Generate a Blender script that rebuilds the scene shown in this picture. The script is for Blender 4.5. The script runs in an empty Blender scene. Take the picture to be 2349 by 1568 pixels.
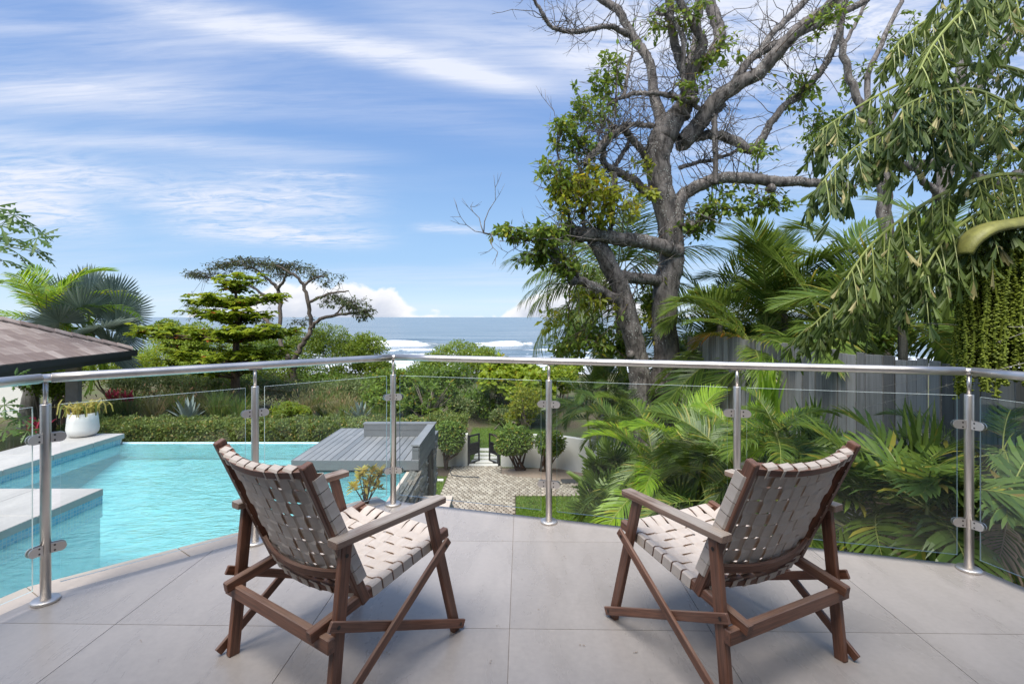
import bpy, math, random
import numpy as np
from mathutils import Vector, Matrix

random.seed(7)
SC = bpy.context.scene
COL = SC.collection
R = math.radians
# picture geometry measured on the photograph: a level 18 mm camera 1.40 m above the balcony floor (z = 0)
F, CX, HY, H = 1178.0, 1174.5, 727.0, 1.40

# ------------------------------------------------------------------ camera, sky, sun, exposure
cam = bpy.data.cameras.new('camera')
cam.sensor_width = 36.0
cam.lens = 36.0 * F / 2349.0
cam.shift_y = -57.0 / 2349.0
cam.clip_start, cam.clip_end = 0.05, 60000.0
camo = bpy.data.objects.new('camera', cam)
COL.objects.link(camo)
camo.location = (0, 0, H)
camo.rotation_euler = (R(90), 0, 0)
SC.camera = camo

SUN_EL, SUN_AZ = R(60), R(203)         # azimuth from the view direction towards the right; veiled by high cloud, so very soft
SKY_STRENGTH, SUN_STRENGTH, EXPOSURE = 0.088, 4.0, 0.66
sun = bpy.data.lights.new('sun', 'SUN')
sun.energy, sun.angle, sun.color = SUN_STRENGTH, R(42.0), (1.0, 0.96, 0.90)
suno = bpy.data.objects.new('sun', sun)
COL.objects.link(suno)
to_sun = Vector((math.sin(SUN_AZ) * math.cos(SUN_EL), math.cos(SUN_AZ) * math.cos(SUN_EL), math.sin(SUN_EL)))
suno.rotation_euler = to_sun.to_track_quat('Z', 'Y').to_euler()
suno.location = to_sun * 50

vs = SC.view_settings
SC.display_settings.display_device = 'sRGB'
vs.view_transform = 'Standard'
vs.look = 'None'
vs.exposure, vs.gamma, vs.use_curve_mapping = EXPOSURE, 1.0, False
cy = SC.cycles
cy.use_denoising = True
cy.max_bounces, cy.diffuse_bounces, cy.glossy_bounces = 8, 4, 3
cy.transmission_bounces, cy.transparent_max_bounces = 4, 16
cy.sample_clamp_indirect = 6.0
cy.caustics_reflective = cy.caustics_refractive = False


class Nodes:
    """small helper that wires a node tree"""
    def __init__(s, tree):
        s.t = tree
        tree.nodes.clear()

    def n(s, kind, **kw):
        x = s.t.nodes.new(kind)
        for k, v in kw.items():
            if k.startswith('i_'):
                x.inputs[k[2:].replace('_', ' ')].default_value = v
            else:
                setattr(x, k, v)
        return x

    def l(s, a, b):
        s.t.links.new(a, b)
        return s

    def put(s, v, sock):
        if isinstance(v, bpy.types.NodeSocket):
            s.l(v, sock)
        else:
            sock.default_value = v

    def m(s, op, a, b=0.0, c=None, clamp=False):
        x = s.n('ShaderNodeMath', operation=op, use_clamp=clamp)
        s.put(a, x.inputs[0])
        s.put(b, x.inputs[1])
        if c is not None:
            s.put(c, x.inputs[2])
        return x.outputs[0]

    def mix(s, fac, a, b):
        x = s.n('ShaderNodeMix', data_type='RGBA')
        s.put(fac, x.inputs[0])
        s.put(a, x.inputs[6])
        s.put(b, x.inputs[7])
        return x.outputs[2]

    def ramp(s, v, lo, hi, a=0.0, b=1.0):
        x = s.n('ShaderNodeMapRange', interpolation_type='SMOOTHSTEP')
        s.put(v, x.inputs[0])
        for k, q in zip((1, 2, 3, 4), (lo, hi, a, b)):
            s.put(q, x.inputs[k])
        return x.outputs[0]

    def noise(s, vec, scale, detail=4.0, rough=0.55, dist=0.0):
        x = s.n('ShaderNodeTexNoise')
        x.inputs['Scale'].default_value = scale
        x.inputs['Detail'].default_value = detail
        x.inputs['Roughness'].default_value = rough
        x.inputs['Distortion'].default_value = dist
        if vec is not None:
            s.l(vec, x.inputs['Vector'])
        return x.outputs['Fac']

    def mapping(s, vec, loc=(0, 0, 0), rot=(0, 0, 0), sc=(1, 1, 1)):
        x = s.n('ShaderNodeMapping')
        s.l(vec, x.inputs[0])
        x.inputs[1].default_value, x.inputs[2].default_value, x.inputs[3].default_value = loc, rot, sc
        return x.outputs[0]


def plane_of(px, py):
    d = Vector(((px - CX) / F, 1.0, (HY - py) / F)).normalized()
    return Vector((d.x / (d.z + 0.12), d.y / (d.z + 0.12)))


def build_sky():
    w = bpy.data.worlds.new('World')
    SC.world = w
    w.use_nodes = True
    g = Nodes(w.node_tree)
    sky = g.n('ShaderNodeTexSky', sky_type='NISHITA', sun_disc=False)
    sky.sun_elevation, sky.sun_rotation = SUN_EL, SUN_AZ
    sky.altitude, sky.air_density, sky.dust_density, sky.ozone_density = 0.0, 1.0, 0.6, 1.6
    tc = g.n('ShaderNodeTexCoord').outputs['Generated']
    sx = g.n('ShaderNodeSeparateXYZ')
    g.l(tc, sx.inputs[0])
    x, y, z = sx.outputs
    zz = g.m('ADD', g.m('MAXIMUM', z, 0.0), 0.12)
    qx, qy = g.m('DIVIDE', x, zz), g.m('DIVIDE', y, zz)
    cb = g.n('ShaderNodeCombineXYZ')
    g.l(qx, cb.inputs[0]).l(qy, cb.inputs[1])
    q = cb.outputs[0]
    # wind-drawn streaks: noise stretched along one direction of the cloud sheet
    st = g.noise(g.mapping(q, rot=(0, 0, R(-22)), sc=(0.55, 3.4, 1)), 1.5, 8, 0.62, 0.5)
    fine = g.noise(g.mapping(q, rot=(0, 0, R(-24)), sc=(1.0, 7.0, 1)), 3.2, 6, 0.65, 0.9)
    big = g.noise(g.mapping(q, loc=(3.1, 1.7, 0), rot=(0, 0, R(-22)), sc=(0.6, 1.4, 1)), 0.55, 3, 0.5)
    wisp = g.noise(g.mapping(q, loc=(7.3, 2.2, 0), rot=(0, 0, R(-12)), sc=(1.6, 3.6, 1)), 2.4, 9, 0.68, 1.2)
    # cirrus bands: oriented soft ellipses on the cloud sheet (start px, end px, half width px, weight)
    bands = [((330, 0), (1290, 215), 34, 0.95), ((-300, 20), (700, 130), 40, .34), ((-700, 165), (560, 225), 58, 0.62),
             ((-500, 292), (900, 352), 26, 0.42), ((300, 175), (1350, 310), 55, .22), ((900, 20), (1500, 190), 70, 0.42)]
    tufts = [((-160, 395), (290, 400), 45, 0.55), ((-170, 470), (230, 488), 50, .72), ((340, 470), (830, 455), 42, .72),
             ((430, 525), (880, 548), 24, 0.75), ((560, 395), (840, 405), 8, .4), ((960, 520), (1100, 530), 9, .5),
             ((1330, 40), (1950, 120), 120, .75), ((1500, 300), (2050, 380), 90, .4), ((1900, 60), (2600, 200), 160, .5)]

    def ellipse(p0, p1, hw, wt):
        a, b = plane_of(*p0), plane_of(*p1)
        mid = ((p0[0] + p1[0]) / 2, (p0[1] + p1[1]) / 2)
        c = plane_of(*mid)
        e = (b - a) / 2
        ln = e.length
        e = e / ln
        cr = (plane_of(mid[0], mid[1] + hw) - plane_of(mid[0], mid[1] - hw)) / 2
        wd = max(abs(cr.x * -e.y + cr.y * e.x), 0.02)
        dx, dy = g.m('SUBTRACT', qx, c.x), g.m('SUBTRACT', qy, c.y)
        u = g.m('ADD', g.m('MULTIPLY', dx, e.x / ln), g.m('MULTIPLY', dy, e.y / ln))
        v = g.m('ADD', g.m('MULTIPLY', dx, -e.y / wd), g.m('MULTIPLY', dy, e.x / wd))
        r2 = g.m('ADD', g.m('POWER', g.m('ABSOLUTE', u), 4.0), g.m('MULTIPLY', v, v))
        return g.m('MULTIPLY', g.m('EXPONENT', g.m('MULTIPLY', r2, -0.9)), wt)

    tot = None
    for b in bands:
        k = ellipse(*b)
        tot = k if tot is None else g.m('ADD', tot, k)
    veil = g.m('MULTIPLY', g.ramp(big, 0.38, 0.72), 0.55)
    tot = g.m('ADD', tot, g.m('MULTIPLY', veil, 0.55))
    streak = g.ramp(g.m('ADD', g.m('MULTIPLY', st, 0.7), g.m('MULTIPLY', fine, 0.3)), 0.26, 0.70, 0.2, 1.35)
    cirrus = g.m('MULTIPLY', tot, streak)
    tt = None
    for b in tufts:
        k = ellipse(*b)
        tt = k if tt is None else g.m('ADD', tt, k)
    tuft = g.m('MULTIPLY', tt, g.ramp(g.m('ADD', g.m('MULTIPLY', wisp, .75), g.m('MULTIPLY', fine, .25)), 0.30, 0.64, 0.0, 1.35))
    high = g.m('MINIMUM', g.m('ADD', cirrus, tuft), 0.93)
    # low cumulus along the horizon
    az = g.m('ARCTAN2', x, y)
    el = g.m('DIVIDE', z, g.m('SQRT', g.m('ADD', g.m('MULTIPLY', x, x), g.m('MULTIPLY', y, y))))
    h3 = g.n('ShaderNodeCombineXYZ')
    g.l(g.m('MULTIPLY', x, 1.0), h3.inputs[0]).l(g.m('MULTIPLY', y, 1.0), h3.inputs[1]).l(g.m('MULTIPLY', z, 1.6), h3.inputs[2])
    bill = g.noise(h3.outputs[0], 13.0, 8, 0.58, 0.4)
    hgt = g.m('MULTIPLY', g.ramp(g.noise(h3.outputs[0], 2.3, 2), 0.5, 0.7), 0.035)
    for a0, sg, hh in ((-0.262, 0.062, 0.056), (-0.40, 0.09, 0.052), (-0.36, .03, .012), (0.11, 0.105, 0.062), (0.19, 0.07, 0.03), (-0.17, 0.03, 0.01)):
        dd = g.m('DIVIDE', g.m('SUBTRACT', az, a0), sg)
        hgt = g.m('ADD', hgt, g.m('MULTIPLY', g.m('EXPONENT', g.m('MULTIPLY', g.m('POWER', g.m('ABSOLUTE', dd), 4.0), -1.0)), hh))
    top = g.m('ADD', hgt, g.m('MULTIPLY', g.m('SUBTRACT', bill, 0.5), 0.075))
    cum = g.ramp(g.m('SUBTRACT', top, el), -0.002, 0.011)
    shade = g.ramp(g.m('SUBTRACT', top, el), 0.0, 0.06)
    # clear-air gradient: deeper overhead, paler towards the sea horizon
    lowc = g.mix(g.ramp(z, 0.0, 0.10), (5.0, 6.6, 8.2, 1), (2.9, 4.75, 7.3, 1))
    grad = g.mix(g.ramp(z, 0.06, 0.42), lowc, (1.35, 2.75, 5.9, 1))
    base = g.mix(0.82, sky.outputs[0], grad)
    c1 = g.mix(high, base, (6.3, 6.6, 7.5, 1))
    cc = g.mix(shade, (7.6, 7.6, 7.8, 1), (4.6, 5.0, 5.9, 1))
    c2 = g.mix(cum, c1, cc)
    bg = g.n('ShaderNodeBackground', i_Strength=SKY_STRENGTH)
    g.l(c2, bg.inputs['Color'])
    out = g.n('ShaderNodeOutputWorld')
    g.l(bg.outputs[0], out.inputs['Surface'])
    w.cycles.sampling_method = 'MANUAL'
    w.cycles.sample_map_resolution = 1024


build_sky()

# ------------------------------------------------------------------ helpers
def W(px, py, d):
    return Vector(((px - CX) * d / F, d, H - (py - HY) * d / F))


def G(px, py, z=0.0):
    return W(px, py, F * (H - z) / (py - HY))


MATS = {}


def principled(g, **kw):
    b = g.n('ShaderNodeBsdfPrincipled')
    for k, v in kw.items():
        g.put(v, b.inputs[k.replace('_', ' ')])
    o = g.n('ShaderNodeOutputMaterial')
    g.l(b.outputs[0], o.inputs[0])
    return b


def newmat(name):
    m = bpy.data.materials.new(name)
    m.use_nodes = True
    MATS[name] = m
    return m, Nodes(m.node_tree)


def bump(g, b, height, strength=0.4, dist=0.01):
    x = g.n('ShaderNodeBump', i_Strength=strength, i_Distance=dist)
    g.l(height, x.inputs['Height'])
    g.l(x.outputs[0], b.inputs['Normal'])
    return x


def c4(c):
    return (c[0], c[1], c[2], 1.0)


def m_plain(name, c, rough=0.6, var=0.15, scale=8.0, bmp=0.15, metal=0.0, spec=0.5, attr=None):
    """one colour with mottling, colour shift from piece to piece and a fine relief"""
    m, g = newmat(name)
    co = g.n('ShaderNodeAttribute', attribute_name=attr).outputs['Vector'] if attr else g.n('ShaderNodeTexCoord').outputs['Object']
    nz = g.noise(co, scale, 6, 0.6)
    ri = g.n('ShaderNodeNewGeometry').outputs['Random Per Island']
    ro = g.n('ShaderNodeObjectInfo').outputs['Random']
    k = g.m('ADD', g.m('MULTIPLY', nz, 0.55), g.m('MULTIPLY', g.m('ADD', ri, ro), 0.22))
    lo = tuple(max(v * (1 - var), 0) for v in c)
    hi = tuple(min(v * (1 + var), 1) for v in c)
    col = g.mix(g.ramp(k, 0.2, 0.8), c4(lo), c4(hi))
    b = principled(g, Base_Color=col, Roughness=rough, Metallic=metal)
    b.inputs['Specular IOR Level'].default_value = spec
    if bmp:
        bump(g, b, g.noise(co, scale * 6, 4, 0.6), bmp, 0.006)
    return m


def m_leaf(name, dark, light, tip=None, tipamt=0.0, trans=0.35, rough=0.45):
    m, g = newmat(name)
    ri = g.n('ShaderNodeNewGeometry').outputs['Random Per Island']
    ro = g.n('ShaderNodeObjectInfo').outputs['Random']
    co = g.n('ShaderNodeTexCoord').outputs['Object']
    nz = g.noise(co, 1.3, 3)
    k = g.m('ADD', g.m('MULTIPLY', ri, 0.5), g.m('ADD', g.m('MULTIPLY', nz, 0.7), g.m('MULTIPLY', ro, 0.2)))
    col = g.mix(g.ramp(k, 0.25, 1.05), c4(dark), c4(light))
    if tip:
        col = g.mix(g.m('GREATER_THAN', ri, 1.0 - tipamt), col, c4(tip))
    b = g.n('ShaderNodeBsdfPrincipled', i_Roughness=rough)
    b.inputs['Specular IOR Level'].default_value = 0.4
    g.l(col, b.inputs['Base Color'])
    t = g.n('ShaderNodeBsdfTranslucent')
    hs = g.n('ShaderNodeHueSaturation')
    hs.inputs['Hue'].default_value, hs.inputs['Value'].default_value = 0.485, 1.7
    g.l(col, hs.inputs['Color']).l(hs.outputs[0], t.inputs['Color'])
    mx = g.n('ShaderNodeMixShader')
    mx.inputs[0].default_value = trans
    g.l(b.outputs[0], mx.inputs[1]).l(t.outputs[0], mx.inputs[2])
    o = g.n('ShaderNodeOutputMaterial')
    g.l(mx.outputs[0], o.inputs[0])
    return m


def m_bark(name, dark, light, scale=5.0, lichen=0.0):
    m, g = newmat(name)
    co = g.n('ShaderNodeTexCoord').outputs['Object']
    st = g.mapping(co, sc=(1, 1, 0.28))
    nz = g.noise(st, scale, 8, 0.68, 0.6)
    fn = g.noise(co, scale * 7, 5, 0.6)
    col = g.mix(g.ramp(nz, 0.32, 0.68), c4(dark), c4(light))
    if lichen:
        v = g.n('ShaderNodeTexVoronoi', i_Scale=22.0)
        g.l(co, v.inputs['Vector'])
        spot = g.m('MULTIPLY', g.ramp(v.outputs['Distance'], 0.30, 0.18), g.ramp(g.noise(co, 2.2, 4), 0.46, 0.60))
        col = g.mix(g.m('MULTIPLY', spot, lichen), col, (0.50, 0.52, 0.47, 1))
    b = principled(g, Base_Color=col, Roughness=0.9)
    bump(g, b, g.m('ADD', nz, g.m('MULTIPLY', fn, 0.35)), 0.9, 0.05)
    return m


def m_wood(name, dark, light, grey, greyamt):
    """timber with the grain running along each bar (attribute 'loc': along, across, up)"""
    m, g = newmat(name)
    at = g.n('ShaderNodeAttribute', attribute_name='loc').outputs['Vector']
    gr = g.noise(g.mapping(at, sc=(2.2, 60, 60)), 1.0, 5, 0.6, 0.8)
    fg = g.noise(g.mapping(at, sc=(9, 260, 260)), 1.0, 4, 0.6)
    bl = g.noise(g.mapping(at, sc=(3, 6, 6)), 1.0, 4)
    col = g.mix(g.ramp(g.m('ADD', g.m('MULTIPLY', gr, .6), g.m('MULTIPLY', fg, .4)), 0.32, 0.68), c4(dark), c4(light))
    nz = g.n('ShaderNodeSeparateXYZ')
    g.l(g.n('ShaderNodeNewGeometry').outputs['Normal'], nz.inputs[0])
    up = g.ramp(nz.outputs[2], 0.1, 0.8)                      # weather bleaches what faces the sky
    wf = g.m('MULTIPLY', g.m('ADD', g.m('MULTIPLY', up, 0.7), 0.3), g.ramp(g.m('ADD', bl, g.m('MULTIPLY', fg, 0.5)), 0.48, 0.95, 0.0, greyamt))
    col = g.mix(wf, col, c4(grey))
    b = principled(g, Base_Color=col, Roughness=0.55)
    bump(g, b, g.m('ADD', fg, gr), 0.35, 0.002)
    return m


class MB:
    """collects shapes and links them as ONE mesh object"""
    def __init__(s):
        s.v, s.f, s.a, s.mi = [], [], [], []
        s.cur = 0

    def add(s, verts, faces, attr=None):
        o = len(s.v)
        s.v += [tuple(p) for p in verts]
        s.a += [tuple(p) for p in (attr if attr is not None else verts)]
        s.f += [tuple(i + o for i in q) for q in faces]
        s.mi += [s.cur] * len(faces)
        return s

    def box(s, c, size, rz=0.0, ch=0.0):
        cx, cy_, cz = c
        hx, hy, hz = size[0] / 2, size[1] / 2, size[2] / 2
        cs, sn = math.cos(rz), math.sin(rz)
        if ch <= 0:
            loc = [(x, y, z) for z in (-hz, hz) for y in (-hy, hy) for x in (-hx, hx)]
            fc = [(0, 2, 3, 1), (4, 5, 7, 6), (0, 1, 5, 4), (2, 6, 7, 3), (1, 3, 7, 5), (0, 4, 6, 2)]
        else:
            ring = lambda a, b, z: [(-a, -b, z), (a, -b, z), (a, b, z), (-a, b, z)]
            loc = ring(hx, hy, -hz) + ring(hx, hy, hz - ch) + ring(hx - ch, hy - ch, hz)
            fc = [(3, 2, 1, 0), (8, 9, 10, 11)]
            for k in (0, 4):
                fc += [(k + i, k + (i + 1) % 4, k + 4 + (i + 1) % 4, k + 4 + i) for i in range(4)]
        return s.add([(cx + x * cs - y * sn, cy_ + x * sn + y * cs, cz + z) for x, y, z in loc], fc, [(x + cx, y + cy_, z + cz) for x, y, z in loc])

    def bar(s, p0, p1, w, h, up=(0, 0, 1), ch=0.0025):
        """chamfered timber bar from p0 to p1, w across, h along up"""
        p0, p1 = Vector(p0), Vector(p1)
        t = p1 - p0
        ln = t.length
        t.normalize()
        sd = t.cross(Vector(up)).normalized()
        u = sd.cross(t).normalized()
        o = Vector((random.random() * 9, random.random() * 9, 0))
        prof = []
        a, b = w / 2, h / 2
        for x, y in ((-a + ch, -b), (a - ch, -b), (a, -b + ch), (a, b - ch), (a - ch, b), (-a + ch, b), (-a, b - ch), (-a, -b + ch)):
            prof.append((x, y))
        st = [(0, .88), (ch, 1), (ln - ch, 1), (ln, .88)] if ch > 0 else [(0, 1), (ln, 1)]
        vv, aa, ff = [], [], []
        for q, k in st:
            for x, y in prof:
                vv.append(p0 + t * q + sd * x * k + u * y * k)
                aa.append(Vector((q, x, y)) + o)
        for r_ in range(len(st) - 1):
            for i in range(8):
                ff.append((r_ * 8 + i, r_ * 8 + (i + 1) % 8, (r_ + 1) * 8 + (i + 1) % 8, (r_ + 1) * 8 + i))
        ff.append(tuple(range(7, -1, -1)))
        ff.append(tuple(range((len(st) - 1) * 8, len(st) * 8)))
        return s.add(vv, ff, aa)

    def sweep(s, pts, prof_fn, up=(0, 0, 1), closed_profile=True):
        """profile swept along a path; prof_fn(i, t) gives 2-D points (side, up)"""
        pts = [Vector(p) for p in pts]
        n = len(pts)
        o = len(s.v)
        vv, aa, ff = [], [], []
        acc = 0.0
        off = Vector((random.random() * 9, random.random() * 9, 0))
        for i, p in enumerate(pts):
            t = (pts[min(i + 1, n - 1)] - pts[max(i - 1, 0)]).normalized()
            sd = t.cross(Vector(up)).normalized()
            u = sd.cross(t).normalized()
            if i:
                acc += (p - pts[i - 1]).length
            pr = prof_fn(i, i / (n - 1))
            for x, y in pr:
                vv.append(p + sd * x + u * y)
                aa.append(Vector((acc, x, y)) + off)
        k = len(pr)
        for i in range(n - 1):
            for j in range(k if closed_profile else k - 1):
                ff.append((i * k + j, i * k + (j + 1) % k, (i + 1) * k + (j + 1) % k, (i + 1) * k + j))
        if closed_profile:
            ff.append(tuple(range(k - 1, -1, -1)))
            ff.append(tuple(range((n - 1) * k, n * k)))
        return s.add(vv, ff, aa)

    def tube(s, pts, rad, n=8):
        pts = [Vector(p) for p in pts]
        if not hasattr(rad, '__len__'):
            rad = [rad] * len(pts)
        m = len(pts)
        vv, ff = [], []
        ref = Vector((0.31, 0.17, 0.93))
        for i, p in enumerate(pts):
            t = (pts[min(i + 1, m - 1)] - pts[max(i - 1, 0)])
            if t.length < 1e-9:
                t = Vector((0, 0, 1))
            t.normalize()
            if abs(t.dot(ref)) > 0.97:
                ref = Vector((0.9, 0.3, 0.1))
            a = (ref - t * ref.dot(t)).normalized()
            b = t.cross(a)
            ref = a
            for j in range(n):
                q = 2 * math.pi * j / n
                vv.append(p + (a * math.cos(q) + b * math.sin(q)) * rad[i])
        for i in range(m - 1):
            for j in range(n):
                ff.append((i * n + j, i * n + (j + 1) % n, (i + 1) * n + (j + 1) % n, (i + 1) * n + j))
        ff.append(tuple(range(n - 1, -1, -1)))
        ff.append(tuple(range((m - 1) * n, m * n)))
        return s.add(vv, ff)

    def lathe(s, c, prof, n=24):
        """prof: (radius, z) list turned about the vertical through c"""
        vv, ff = [], []
        for r_, z in prof:
            for j in range(n):
                q = 2 * math.pi * j / n
                vv.append((c[0] + r_ * math.cos(q), c[1] + r_ * math.sin(q), c[2] + z))
        for i in range(len(prof) - 1):
            for j in range(n):
                ff.append((i * n + j, i * n + (j + 1) % n, (i + 1) * n + (j + 1) % n, (i + 1) * n + j))
        ff.append(tuple(range(n - 1, -1, -1)))
        ff.append(tuple(range((len(prof) - 1) * n, len(prof) * n)))
        return s.add(vv, ff)

    def prism(s, poly, z0, z1):
        n = len(poly)
        vv = [(p[0], p[1], z0) for p in poly] + [(p[0], p[1], z1) for p in poly]
        ff = [tuple(range(n - 1, -1, -1)), tuple(range(n, 2 * n))] + [(i, (i + 1) % n, n + (i + 1) % n, n + i) for i in range(n)]
        return s.add(vv, ff)

    def mesh(s, name, mats, smooth=False):
        me = bpy.data.meshes.new(name)
        me.from_pydata(s.v, [], s.f)
        at = me.attributes.new('loc', 'FLOAT_VECTOR', 'POINT')
        at.data.foreach_set('vector', np.array(s.a, dtype=np.float32).ravel())
        for m in (mats if isinstance(mats, (list, tuple)) else [mats]):
            me.materials.append(MATS[m])
        if any(s.mi):
            me.polygons.foreach_set('material_index', s.mi)
        if smooth:
            me.polygons.foreach_set('use_smooth', [True] * len(me.polygons))
        me.update()
        return me

    def obj(s, name, mats, parent=None, smooth=False):
        return link(name, s.mesh(name, mats, smooth), parent)


def link(name, me, parent=None):
    o = bpy.data.objects.new(name, me)
    COL.objects.link(o)
    if parent is not None:
        o.parent = parent
    return o


def tag(o, label=None, cat=None, group=None, kind=None):
    for k, v in (('label', label), ('category', cat), ('group', group), ('kind', kind)):
        if v:
            o[k] = v
    return o


def thing(name, loc, label, cat, group=None, rz=0.0):
    o = bpy.data.objects.new(name, None)
    COL.objects.link(o)
    o.location = loc
    o.rotation_euler = (0, 0, rz)
    o.empty_display_size = 0.1
    return tag(o, label, cat, group)


def np_mesh(name, V, faces, mats, smooth=False, mi=None):
    """faces: list of int arrays (k, 3) or (k, 4)"""
    me = bpy.data.meshes.new(name)
    V = np.asarray(V, dtype=np.float32)
    me.vertices.add(len(V))
    me.vertices.foreach_set('co', V.ravel())
    idx = np.concatenate([f.ravel() for f in faces]).astype(np.int32)
    cnt = np.concatenate([np.full(len(f), f.shape[1]) for f in faces]).astype(np.int32)
    st = np.concatenate(([0], np.cumsum(cnt)[:-1])).astype(np.int32)
    me.loops.add(len(idx))
    me.loops.foreach_set('vertex_index', idx)
    me.polygons.add(len(cnt))
    me.polygons.foreach_set('loop_start', st)
    me.polygons.foreach_set('loop_total', cnt)
    for m in (mats if isinstance(mats, (list, tuple)) else [mats]):
        me.materials.append(MATS[m])
    if mi is not None:
        me.polygons.foreach_set('material_index', np.asarray(mi, dtype=np.int32))
    if smooth:
        me.polygons.foreach_set('use_smooth', np.ones(len(cnt), dtype=bool))
    me.update(calc_edges=True)
    me.validate()
    return me


def unit(a):
    return a / np.maximum(np.linalg.norm(a, axis=1, keepdims=True), 1e-9)


def leaf_arrays(P, D, N, L, Wd, six=True, curl=0.12):
    """one folded leaf blade for each point: P base, D along, N face normal"""
    n = len(P)
    S = unit(np.cross(D, N))
    N = unit(np.cross(S, D))
    L, Wd = np.broadcast_to(L, n)[:, None], np.broadcast_to(Wd, n)[:, None]
    if six:
        V = np.stack([P, P + D * L * .3 + S * Wd * .48 + N * Wd * .15, P + D * L * .68 + S * Wd * .4 + N * Wd * .06 - N * L * curl * .4, P + D * L - N * L * curl,
                      P + D * L * .68 - S * Wd * .4 + N * Wd * .06 - N * L * curl * .4, P + D * L * .3 - S * Wd * .48 + N * Wd * .15], 1).reshape(-1, 3)
        b = (np.arange(n) * 6)[:, None]
        Fq = np.concatenate([b + np.array([0, 1, 2, 3]), b + np.array([0, 3, 4, 5])])
        return V, Fq
    V = np.stack([P, P + D * L * .45 + S * Wd * .5, P + D * L - N * L * curl, P + D * L * .45 - S * Wd * .5], 1).reshape(-1, 3)
    b = (np.arange(n) * 4)[:, None]
    return V, b + np.array([0, 1, 2, 3])


def rand_unit(rs, n):
    return unit(rs.normal(size=(n, 3)))


def catmull(pts, k=4):
    """smooth a polyline of (Vector, radius)"""
    out = []
    n = len(pts)
    for i in range(n - 1):
        p0, p1, p2, p3 = pts[max(i - 1, 0)], pts[i], pts[i + 1], pts[min(i + 2, n - 1)]
        for j in range(k):
            t = j / k
            a = lambda q0, q1, q2, q3: 0.5 * (2 * q1 + (q2 - q0) * t + (2 * q0 - 5 * q1 + 4 * q2 - q3) * t * t + (3 * q1 - q0 - 3 * q2 + q3) * t ** 3)
            out.append((a(p0[0], p1[0], p2[0], p3[0]), a(p0[1], p1[1], p2[1], p3[1])))
    out.append(pts[-1])
    return out


# ------------------------------------------------------------------ materials
m_leaf('leaf_big_tree', (0.055, 0.105, 0.015), (0.190, 0.270, 0.034), (0.324, 0.324, 0.027), 0.06)
m_leaf('leaf_young', (0.101, 0.162, 0.016), (0.324, 0.351, 0.034), (0.459, 0.378, 0.027), 0.08, 0.45)
m_leaf('leaf_almond', (0.100, 0.165, 0.014), (0.330, 0.390, 0.032), (0.405, 0.135, 0.041), 0.012, 0.4)
m_leaf('leaf_umbrella', (0.030, 0.046, 0.014), (0.100, 0.125, 0.034), (0.135, 0.095, 0.041), 0.05, 0.25)
m_leaf('leaf_sea_bush', (0.075, 0.130, 0.014), (0.240, 0.325, 0.032), (0.270, 0.270, 0.041), 0.05, 0.35)
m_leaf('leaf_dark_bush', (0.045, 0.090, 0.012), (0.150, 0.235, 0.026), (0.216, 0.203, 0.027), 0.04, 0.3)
m_leaf('leaf_lime_bush', (0.125, 0.205, 0.018), (0.320, 0.400, 0.038), (0.405, 0.351, 0.041), 0.05, 0.4)
m_leaf('leaf_grey_bush', (0.080, 0.120, 0.032), (0.200, 0.250, 0.075), (0.311, 0.257, 0.095), 0.06, 0.3)
m_leaf('leaf_hedge', (0.075, 0.120, 0.024), (0.245, 0.300, 0.066), (0.378, 0.270, 0.068), 0.06, 0.3)
m_leaf('leaf_shrub', (0.065, 0.125, 0.020), (0.200, 0.290, 0.040), (0.378, 0.297, 0.041), 0.05, 0.35)
m_leaf('palm_green', (0.048, 0.100, 0.018), (0.160, 0.230, 0.036), (0.297, 0.270, 0.041), 0.05, 0.35, 0.35)
m_leaf('palm_lime', (0.101, 0.209, 0.019), (0.284, 0.419, 0.034), (0.405, 0.378, 0.041), 0.06, 0.42, 0.35)
m_leaf('palm_dark', (0.040, 0.085, 0.024), (0.120, 0.185, 0.044), (0.189, 0.149, 0.041), 0.03, 0.25, 0.32)
m_leaf('palm_yellowing', (0.149, 0.176, 0.022), (0.432, 0.324, 0.041), (0.567, 0.270, 0.041), 0.22, 0.4)
m_leaf('palm_silver', (0.125, 0.165, 0.135), (0.270, 0.325, 0.275), None, 0, 0.2, 0.5)
m_leaf('fishtail_leaf', (0.022, 0.052, 0.010), (0.120, 0.165, 0.026), (0.432, 0.378, 0.162), 0.05, 0.33, 0.55)
m_leaf('fishtail_flower', (0.080, 0.120, 0.012), (0.225, 0.270, 0.028), None, 0, 0.1, 0.6)
m_leaf('papaya_leaf', (0.047, 0.101, 0.022), (0.115, 0.189, 0.035), (0.351, 0.203, 0.041), 0.05, 0.3)
m_leaf('agave_leaf', (0.170, 0.225, 0.215), (0.270, 0.330, 0.310), None, 0, 0.05, 0.5)
m_leaf('grass_straw', (0.130, 0.150, 0.045), (0.310, 0.280, 0.110), (0.42, 0.28, 0.16), 0.15, 0.4)
m_leaf('grass_green', (0.068, 0.135, 0.027), (0.189, 0.270, 0.054), (0.351, 0.297, 0.108), 0.12, 0.35)
m_leaf('lawn_blade', (0.081, 0.162, 0.016), (0.189, 0.297, 0.034), (0.324, 0.270, 0.068), 0.04, 0.3)
m_leaf('croton_leaf', (0.58, 0.47, 0.060), (0.80, 0.70, 0.25), (0.16, 0.18, 0.03), 0.18, 0.4)
m_leaf('spider_leaf', (0.230, 0.230, 0.030), (0.500, 0.420, 0.110), (0.10, 0.14, 0.02), 0.15, 0.35)
m_leaf('red_leaf', (0.200, 0.020, 0.030), (0.450, 0.050, 0.080), None, 0, 0.3)
m_bark('bark_big', (0.042, 0.034, 0.029), (0.250, 0.220, 0.196), 8.0, 0.9)
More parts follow.
